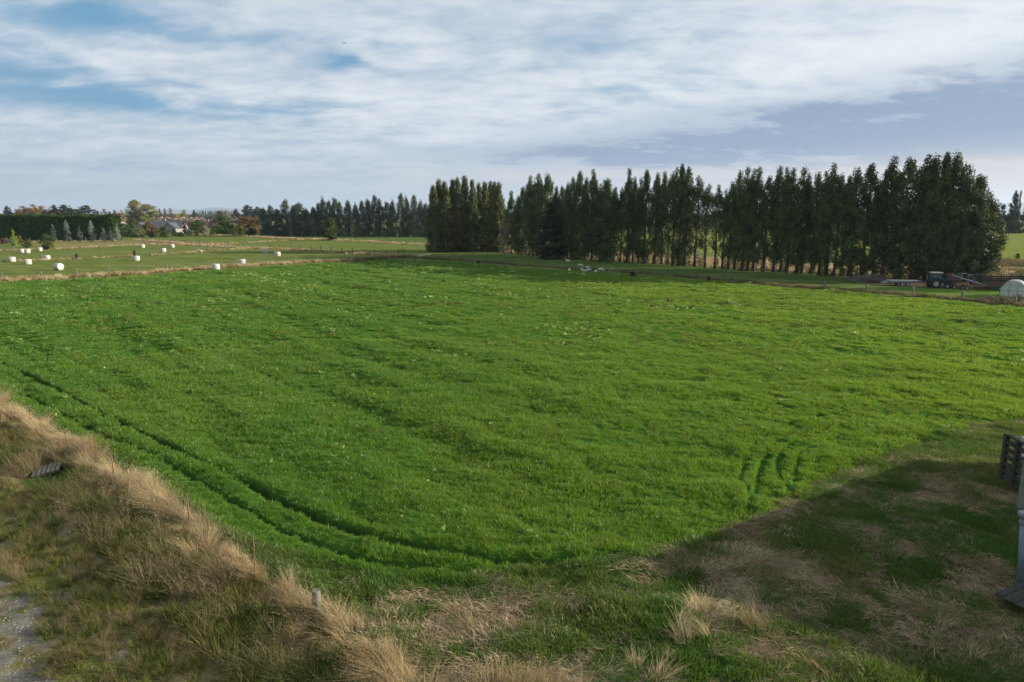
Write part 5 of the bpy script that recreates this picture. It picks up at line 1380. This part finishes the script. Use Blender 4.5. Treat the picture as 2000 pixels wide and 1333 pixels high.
# plastic tunnel house
x, y, z = P(1977, 582.5)
pt_ = thing('tunnel_house', 'small white plastic tunnel greenhouse by the yard fence', 'greenhouse', (x, y, z), R(-40))
Wd, Ht, Ln = 1.55, 2.35, 3.4
def arch(yv, k=1.0, n=17):
    out = []
    for a in np.linspace(0, math.pi, n):
        cx, cz = math.cos(a), math.sin(a)
        out.append((Wd * k * math.copysign(abs(cx) ** 0.75, cx), yv, Ht * k * abs(cz) ** 0.75))
    return out
sk_ = MB(); ra = [arch(yv) for yv in np.linspace(0, Ln, 7)]
vs = [p for r_ in ra for p in r_]; fs = [(i * 17 + j, i * 17 + j + 1, (i + 1) * 17 + j + 1, (i + 1) * 17 + j) for i in range(6) for j in range(16)]
sk_.add(vs, fs, True); o = sk_.build('cover', M['film'], pt_); so = o.modifiers.new('thick', 'SOLIDIFY'); so.thickness = 0.02
for yv, nm in ((0.0, 'end_sheet'), (Ln, 'end_sheet')):
    e_ = MB(); a_ = arch(yv + (0.04 if yv == 0 else -0.04), 0.985); e_.add(a_ + [(p[0], p[1] + 0.015, p[2]) for p in a_], [tuple(range(17)), tuple(range(33, 16, -1))]); e_.build(nm, M['film'], pt_)
rb = MB()
for yv in (-0.01, Ln * 0.33, Ln * 0.66, Ln): rb.tube(arch(yv, 1.012), 0.025, 6)
for xx in (-0.5, 0.5): rb.tube([(xx, -0.02, 0.05), (xx, -0.02, Ht * 0.94)], 0.022, 6)
rb.tube([(-1.5, -0.02, 1.0), (1.5, -0.02, 1.0)], 0.022, 6); rb.tube([(-1.1, -0.02, 1.75), (1.1, -0.02, 1.75)], 0.022, 6); rb.build('frame', M['galv'], pt_)
bs = MB(); bs.box((0, -0.03, 0.06), (3.1, 0.06, 0.14)); bs.build('sill', M['black'], pt_)
# brushwood and timber pile under the gums
x, y, z = P(1690, 549)
bp_ = MB(); g_ = random.Random(4)
for k in range(70):
    a = g_.uniform(-0.5, 0.5); L = g_.uniform(1.2, 3.2); cx, cy, cz = g_.gauss(0, 1.7), g_.gauss(0, 0.7), g_.uniform(0.1, 0.9)
    bp_.tube([(cx - L / 2 * math.cos(a), cy - L / 2 * math.sin(a), max(cz + g_.gauss(0, 0.3), 0.05)), (cx + L / 2 * math.cos(a), cy + L / 2 * math.sin(a), max(cz + g_.gauss(0, 0.3), 0.05))], g_.uniform(0.03, 0.08), 5)
o = bp_.build('brushwood_pile', M['wood']); o.location = (x, y, z); tag(o, 'grey heap of old branches under the gums', 'woodpile')
x, y, z = P(1718, 550.5)
bp_ = MB()
for k in range(14): bp_.box((g_.gauss(0, 0.3), g_.uniform(-0.5, 0.5), 0.1 + 0.06 * (k // 3)), (g_.uniform(2.4, 3.6), 0.18, 0.05), rz=g_.gauss(0, 0.12), ry=g_.gauss(0, 0.04))
o = bp_.build('timber_stack', M['rust_steel']); o.location = (x, y, z); tag(o, 'reddish old boards stacked by the flat trailer', 'timber')

# metal frame at the paddock corner
x, y, z = P(783, 503.5)
gf = thing('gate_frame', 'dark steel loading frame standing in weeds at the corner of the paddock', 'frame', (x, y, z), R(10))
d = MB(); d.box((0.9, 0, 1.05), (0.16, 0.16, 2.2)); d.box((0.9, 1.0, 1.0), (0.12, 0.12, 2.1)); d.build('upright', M['black'], gf)
d = MB(); d.box((0, 0, 2.2), (2.0, 0.12, 0.12)); d.box((-0.25, 0, 1.55), (1.5, 0.08, 0.1)); d.box((-0.95, 0, 1.85), (0.09, 0.09, 0.6)); d.build('rail', M['black'], gf)

# pallet by the bank
x, y, z = P(93, 922)
pa = thing('pallet', 'grey timber pallet lying tilted in the weeds below the bank', 'pallet', (x, y, z + 0.12), R(28)); pa.rotation_euler = (R(6), R(-10), R(24)); pa.scale = (0.75, 0.75, 0.8)
d = MB()
for k in range(6): d.box((-0.65 + k * 0.26, 0, 0.16), (0.19, 1.15, 0.03))
d.build('deck', M['wood'], pa)
d = MB()
for k in (-0.5, 0, 0.5): d.box((0, k, 0.08), (1.5, 0.10, 0.12))
for k in (-0.6, 0, 0.6): d.box((k, 0, 0.0), (0.12, 1.15, 0.03))
d.build('bearer', M['darkwood'], pa)

# ------------------------------------------------------------------ the shed corner at the edge, with its yard panel and pipe
p1 = P(1954, 946); p2 = P(1976, 962)
yp = thing('timber_fence', 'weathered timber rail panel on two stout posts beside the shed', 'fence', p1)
dv = Vector(p2) - Vector(p1); ang = math.atan2(dv.y, dv.x); Lp = dv.length
for k, (q, hh) in enumerate(((Vector((0, 0, 0)), 2.25), (dv, 2.2))):
    d = MB(); d.box((q.x, q.y, q.z + hh / 2 - 0.15), (0.19, 0.19, hh + 0.3), rz=ang + 0.2); d.build('post', M['darkwood'], yp, 0.02)
d = MB()
for k in range(6):
    d.box((dv.x * 0.85, dv.y * 0.85, 0.28 + k * 0.33), (Lp * 1.6, 0.05, 0.20), rz=ang)
d.build('rail', M['darkwood'], yp)
d = MB(); d.box((dv.x * 0.9, dv.y * 0.9, 2.24), (Lp * 1.9, 0.16, 0.05), rz=ang); d.build('cap_rail', M['darkwood'], yp)
x, y, z = P(2016, 952)
cr_ = thing('caged_tank', 'pale plastic tank in a wire cage behind the timber panel', 'tank', (x, y, z), R(-12))
d = MB(); d.box((0, 0, 1.55), (1.0, 1.0, 1.1)); d.build('tank', M['palewhite'], cr_, 0.08)
d = MB()
for zz in (1.05, 1.3, 1.55, 1.8, 2.08):
    d.tube([(-0.54, -0.54, zz), (0.54, -0.54, zz), (0.54, 0.54, zz), (-0.54, 0.54, zz), (-0.54, -0.54, zz)], 0.014, 5)
for k in range(7):
    for sgn in (-1, 1):
        d.tube([(-0.54 + k * 0.18, sgn * 0.54, 1.0), (-0.54 + k * 0.18, sgn * 0.54, 2.1)], 0.012, 5); d.tube([(sgn * 0.54, -0.54 + k * 0.18, 1.0), (sgn * 0.54, -0.54 + k * 0.18, 2.1)], 0.012, 5)
d.build('cage', M['galv'], cr_)
d = MB(); d.box((0, 0, 0.5), (1.1, 1.1, 0.95)); d.build('stand', M['wood'], cr_)

# big shed: its body stands beyond the frame and throws the long shadow over the rough ground
tipx, tipy = G(1195, 1112)
ELEV, AZ = 17.0, 3.0                                    # sun elevation; azimuth turned from +x toward +y
Hs = 5.2
sx, sy = tipx + Hs / math.tan(R(ELEV)) * math.cos(R(AZ)), tipy + Hs / math.tan(R(ELEV)) * math.sin(R(AZ))
e0 = G(1195, 1112); e1 = G(1738, 914)
ux, uy = e1[0] - e0[0], e1[1] - e0[1]; ul = math.hypot(ux, uy); ux, uy = ux / ul, uy / ul
sh = thing('farm_shed', 'green-grey sheet iron farm shed standing beside the rough ground', 'shed', (sx, sy, 0), math.atan2(uy, ux))
Ls, Ws = ul, 8.5
d = MB()
def corr(x0, y0, x1, y1, h0, h1, n):
    L = math.hypot(x1 - x0, y1 - y0); nx, ny = -(y1 - y0) / L, (x1 - x0) / L
    vs = []
    for i in range(n + 1):
        t = i / n; o_ = 0.03 * math.sin(i * math.pi / 2)
        vs += [(x0 + (x1 - x0) * t + nx * o_, y0 + (y1 - y0) * t + ny * o_, -0.2), (x0 + (x1 - x0) * t + nx * o_, y0 + (y1 - y0) * t + ny * o_, h0 + (h1 - h0) * t)]
    d.add(vs, [(2 * i, 2 * i + 2, 2 * i + 3, 2 * i + 1) for i in range(n)], True)
corr(0.15, -0.15, Ls, -0.15, Hs - 0.1, Hs - 0.1, 220); corr(0.15, -0.15, 0.15, -Ws, Hs - 0.1, Hs - 1.0, 90); corr(Ls, -0.15, Ls, -Ws, Hs - 0.1, Hs - 1.0, 90); corr(0.15, -Ws, Ls, -Ws, Hs - 1.0, Hs - 1.0, 220)
d.build('wall', M['shedwall'], sh)
d = MB(); d.add([(0, 0, Hs - 0.12), (Ls + 0.2, 0, Hs - 0.12), (Ls + 0.2, -Ws - 0.2, Hs - 1.05), (0, -Ws - 0.2, Hs - 1.05), (0, 0, Hs), (Ls + 0.2, 0, Hs), (Ls + 0.2, -Ws - 0.2, Hs - 0.93), (0, -Ws - 0.2, Hs - 0.93)],
             [(0, 1, 2, 3), (7, 6, 5, 4), (0, 4, 5, 1), (1, 5, 6, 2), (2, 6, 7, 3), (3, 7, 4, 0)]); d.build('roof', M['greymetal'], sh)
# lean-to wall whose edge just shows
x, y, z = P(1994, 1012)
lt = thing('lean_to', 'green-grey sheet metal lean-to next to the downpipe', 'shed', (x, y, z), R(-50))
d = MB(); d.box((0.9, 0.6, 1.1), (2.2, 1.2, 2.3)); d.build('wall', M['shedwall'], lt, 0.02)
d = MB(); d.box((0.9, 0.6, 2.31), (2.35, 1.35, 0.06), rx=R(0)); d.build('roof', M['greymetal'], lt)
# downpipe with collar
x, y, z = P(1994, 1166)
pp = thing('drain_pipe', 'blue-grey upright pipe with a pale collar beside the shed', 'pipe', (x - 0.02, y, z)); pp.rotation_euler = (0, R(-5), 0)
d = MB(); d.lathe([(0.125, -0.2), (0.125, 2.35)], 20); d.build('pipe', M['pipe'], pp)
d = MB(); d.lathe([(0.13, 2.30), (0.15, 2.33), (0.15, 2.42), (0.13, 2.45), (0.13, 2.52), (0.185, 2.58), (0.19, 2.70), (0.14, 2.72), (0.01, 2.72)], 20); d.build('collar', M['greymetal'], pp)
# old timber sheet raised over a hollow
x, y, z = P(1990, 1196)
ts = thing('timber_sheet', 'mossy timber sheet propped over a dark hollow at the foot of the pipe', 'board', (x, y, z), R(24))
d = MB()
for k in range(4): d.box((0.35, -0.30 + k * 0.2, 0.42 + 0.01 * (k % 2)), (2.0, 0.185, 0.04), ry=R(-3))
d.build('boards', M['darkwood'], ts)
d = MB(); d.box((0.0, -0.25, 0.2), (0.1, 0.1, 0.42)); d.box((1.1, -0.25, 0.2), (0.1, 0.1, 0.42)); d.box((0.6, 0.3, 0.2), (1.6, 0.06, 0.42)); d.build('prop', M['darkwood'], ts)

# ------------------------------------------------------------------ haze: one closed box of thin air
hb = MB(); hb.box((0, 9000, 248), (52000, 36000, 504))
hm, T, out = new_mat('thin_haze')
pv = T.new('ShaderNodeVolumePrincipled')
pv.inputs['Color'].default_value = (0.62, 0.74, 0.90, 1); pv.inputs['Density'].default_value = 6.0e-5; pv.inputs['Anisotropy'].default_value = 0.2
T.link(pv.outputs[0], out.inputs['Volume'])
HAZE = True
if HAZE:
    o = hb.build('haze', hm); tag(o, 'thin pale haze hanging over the whole plain', 'haze', kind='stuff')

# ------------------------------------------------------------------ sky
sc = bpy.context.scene
w = bpy.data.worlds.new('World'); sc.world = w; w.use_nodes = True
for n in list(w.node_tree.nodes): w.node_tree.nodes.remove(n)
T = NT(w)
out = T.new('ShaderNodeOutputWorld'); bg = T.new('ShaderNodeBackground'); T.link(bg.outputs[0], out.inputs[0])
STR = 0.051
bg.inputs['Strength'].default_value = STR
sky = T.new('ShaderNodeTexSky'); sky.sky_type = 'NISHITA'; sky.sun_disc = False
sky.sun_elevation = R(ELEV); sky.sun_rotation = R(90 - AZ); sky.altitude = 50; sky.air_density = 1.0; sky.dust_density = 0.6; sky.ozone_density = 1.5
vec = T.new('ShaderNodeTexCoord').outputs['Generated']
sep = T.new('ShaderNodeSeparateXYZ'); T.link(vec, sep.inputs[0])
vx, vy, vz = sep.outputs
azm = T.math('MULTIPLY', T.math('ARCTAN2', vx, vy), 180 / math.pi)
elv = T.math('MULTIPLY', T.math('ARCSINE', vz), 180 / math.pi)
zc = T.math('ADD', T.math('MAXIMUM', vz, 0.0), 0.17)
comb = T.new('ShaderNodeCombineXYZ')
T.link(T.math('DIVIDE', vx, zc), comb.inputs[0]); T.link(T.math('DIVIDE', vy, zc), comb.inputs[1])
cl = comb.outputs[0]                                      # position on a flat cloud layer
def rot_scale(v, sx_, sy_, rz):
    nd = T.new('ShaderNodeMapping'); nd.inputs['Scale'].default_value = (sx_, sy_, 1); nd.inputs['Rotation'].default_value = (0, 0, R(rz))
    T.link(v, nd.inputs['Vector']); return nd.outputs[0]
n_big = T.noise(rot_scale(cl, 0.55, 1.0, 12), 1.0, 6, 0.6, 0.6)
n_mid = T.noise(rot_scale(cl, 2.1, 3.2, -8), 1.0, 7, 0.56, 0.5)
n_fine = T.noise(rot_scale(cl, 7.0, 9.5, 6), 1.0, 5, 0.58, 0.3)
def ang(px_, py_):
    a, b = (px_ - 1000) / F, (666.5 - py_) / F
    d = Vector((a, CP + b * SP, -SP + b * CP)).normalized()
    return math.degrees(math.atan2(d.x, d.y)), math.degrees(math.asin(d.z))
wob = T.math('MULTIPLY', T.math('SUBTRACT', n_mid, 0.52), 12.0)
wob2 = T.math('MULTIPLY', T.math('SUBTRACT', n_big, 0.5), 4.0)
az_w = T.math('ADD', azm, wob); el_w = T.math('ADD', elv, T.math('MULTIPLY', T.math('ADD', wob, wob2), 0.13))
def blob(px_, py_, wx_, wy_, tilt=0.0, soft=1.0):
    """soft elliptical region of the sky dome; sizes in pixels of the photograph"""
    a, e = ang(px_, py_); k = 57.3 / F
    da = T.math('DIVIDE', T.math('SUBTRACT', az_w, a), wx_ * k)
    de = T.math('DIVIDE', T.math('SUBTRACT', T.math('SUBTRACT', el_w, e), T.math('MULTIPLY', T.math('SUBTRACT', az_w, a), tilt)), wy_ * k)
    q = T.math('ADD', T.math('MULTIPLY', da, da), T.math('MULTIPLY', de, de))
    return T.math('POWER', 2.718, T.math('MULTIPLY', q, -soft))
def total(*bs):
    s_ = bs[0]
    for b_ in bs[1:]: s_ = T.math('ADD', s_, b_)
    return s_
k_ = 10.0
def sc_(c): return tuple(v * k_ for v in c)
# clear sky deepened between the clouds
clear = T.mix(0.85, sky.outputs[0], sc_((0.10, 0.33, 0.56)))
open_ = total(blob(280, 200, 260, 26), T.math('MULTIPLY', blob(645, 124, 70, 14), 0.8), T.math('MULTIPLY', blob(785, 85, 60, 16), 0.7), T.math('MULTIPLY', blob(40, 110, 140, 50), 0.45),
              T.math('MULTIPLY', blob(260, 60, 300, 24), 0.35), T.math('MULTIPLY', blob(100, 20, 160, 26), 0.35), T.math('MULTIPLY', blob(1190, 175, 120, 14), 0.4), T.math('MULTIPLY', blob(180, 320, 240, 20), 0.3), T.math('MULTIPLY', blob(900, 130, 120, 20), 0.3))
cover = total(T.math('MULTIPLY', n_big, 0.6), T.math('MULTIPLY', n_mid, 0.55), T.math('MULTIPLY', n_fine, 0.22))
cover = T.math('SUBTRACT', T.math('ADD', cover, 0.12), T.math('MULTIPLY', open_, 0.46))
cover = T.ramp(cover, 0.34, 0.80, 0.08, 1.0)
# cloud colour: lilac grey to white
tone = T.math('ADD', T.math('MULTIPLY', n_mid, 0.75), T.math('MULTIPLY', n_fine, 0.55))
tone = T.math('ADD', tone, T.math('MULTIPLY', total(T.math('MULTIPLY', blob(1800, 120, 420, 110), 0.45), T.math('MULTIPLY', blob(1950, 60, 300, 90), 0.5), T.math('MULTIPLY', blob(900, 210, 350, 50), 0.5), T.math('MULTIPLY', blob(60, 50, 200, 60), 0.3)), 0.30))
cloud = T.mix(T.ramp(tone, 0.40, 1.02), sc_((0.41, 0.52, 0.65)), sc_((0.80, 0.84, 0.88)))
dark = total(blob(1750, 262, 420, 46, 0, 0.75), blob(1980, 250, 200, 70, 0, 0.8), T.math('MULTIPLY', blob(1350, 300, 300, 26), 0.75), T.math('MULTIPLY', blob(1640, 215, 240, 18), 0.6), T.math('MULTIPLY', blob(1960, 130, 200, 22), 0.4), T.math('MULTIPLY', blob(700, 15, 300, 20), 0.2), T.math('MULTIPLY', blob(1000, 305, 260, 16), 0.35))
dark = T.math('MULTIPLY', dark, T.ramp(T.math('ADD', T.math('MULTIPLY', n_fine, 0.6), T.math('MULTIPLY', n_mid, 0.9)), 0.52, 0.92, 0.30, 1.3))
col = T.mix(cover, clear, cloud)
col = T.mix(T.ramp(dark, 0.02, 1.05, 0.0, 0.88), col, sc_((0.165, 0.265, 0.44)))
# low bands: pale haze at the skyline, warmer toward the sun side
lowm = T.ramp(elv, 0.0, 6.5, 0.80, 0.0)
side = T.ramp(azm, -30, 42, 0.0, 1.0)
hz_col = T.mix(side, sc_((0.42, 0.51, 0.60)), sc_((0.60, 0.56, 0.56)))
lowm = T.math('MULTIPLY', lowm, T.ramp(n_fine, 0.25, 0.7, 0.65, 1.0))
lowm = T.math('MULTIPLY', lowm, T.math('SUBTRACT', 1.0, T.math('MULTIPLY', T.ramp(dark, 0.1, 0.9), 0.75)))
col = T.mix(lowm, col, hz_col)
glow = total(T.math('MULTIPLY', blob(1985, 350, 260, 36), 1.5), T.math('MULTIPLY', blob(1250, 345, 480, 14), 0.6))
col = T.mix(T.math('MULTIPLY', T.math('MINIMUM', glow, 1.0), 0.75), col, sc_((0.70, 0.62, 0.58)))
T.link(col, bg.inputs['Color'])

sun = bpy.data.lights.new('sun', 'SUN'); sun.energy = 5.0; sun.angle = R(0.6); sun.color = (1.0, 0.91, 0.77)
so = bpy.data.objects.new('sun', sun); C.objects.link(so)
sd = Vector((math.cos(R(ELEV)) * math.cos(R(AZ)), math.cos(R(ELEV)) * math.sin(R(AZ)), math.sin(R(ELEV))))
so.rotation_euler = sd.to_track_quat('Z', 'Y').to_euler(); so.location = (60, 0, 60)

cam = bpy.data.cameras.new('camera'); co = bpy.data.objects.new('camera', cam); C.objects.link(co)
cam.sensor_width = 36; cam.lens = 24.0; cam.clip_start = 0.1; cam.clip_end = 80000
co.location = (0, 0, CAM_H); co.rotation_euler = (R(90) - PITCH, 0, 0)
sc.camera = co
sc.view_settings.view_transform = 'Standard'; sc.view_settings.look = 'None'; sc.view_settings.exposure = 1.0; sc.view_settings.gamma = 1
cy = sc.cycles
cy.max_bounces = 5; cy.diffuse_bounces = 2; cy.glossy_bounces = 2; cy.transmission_bounces = 4; cy.transparent_max_bounces = 6; cy.volume_bounces = 0
cy.use_denoising = True
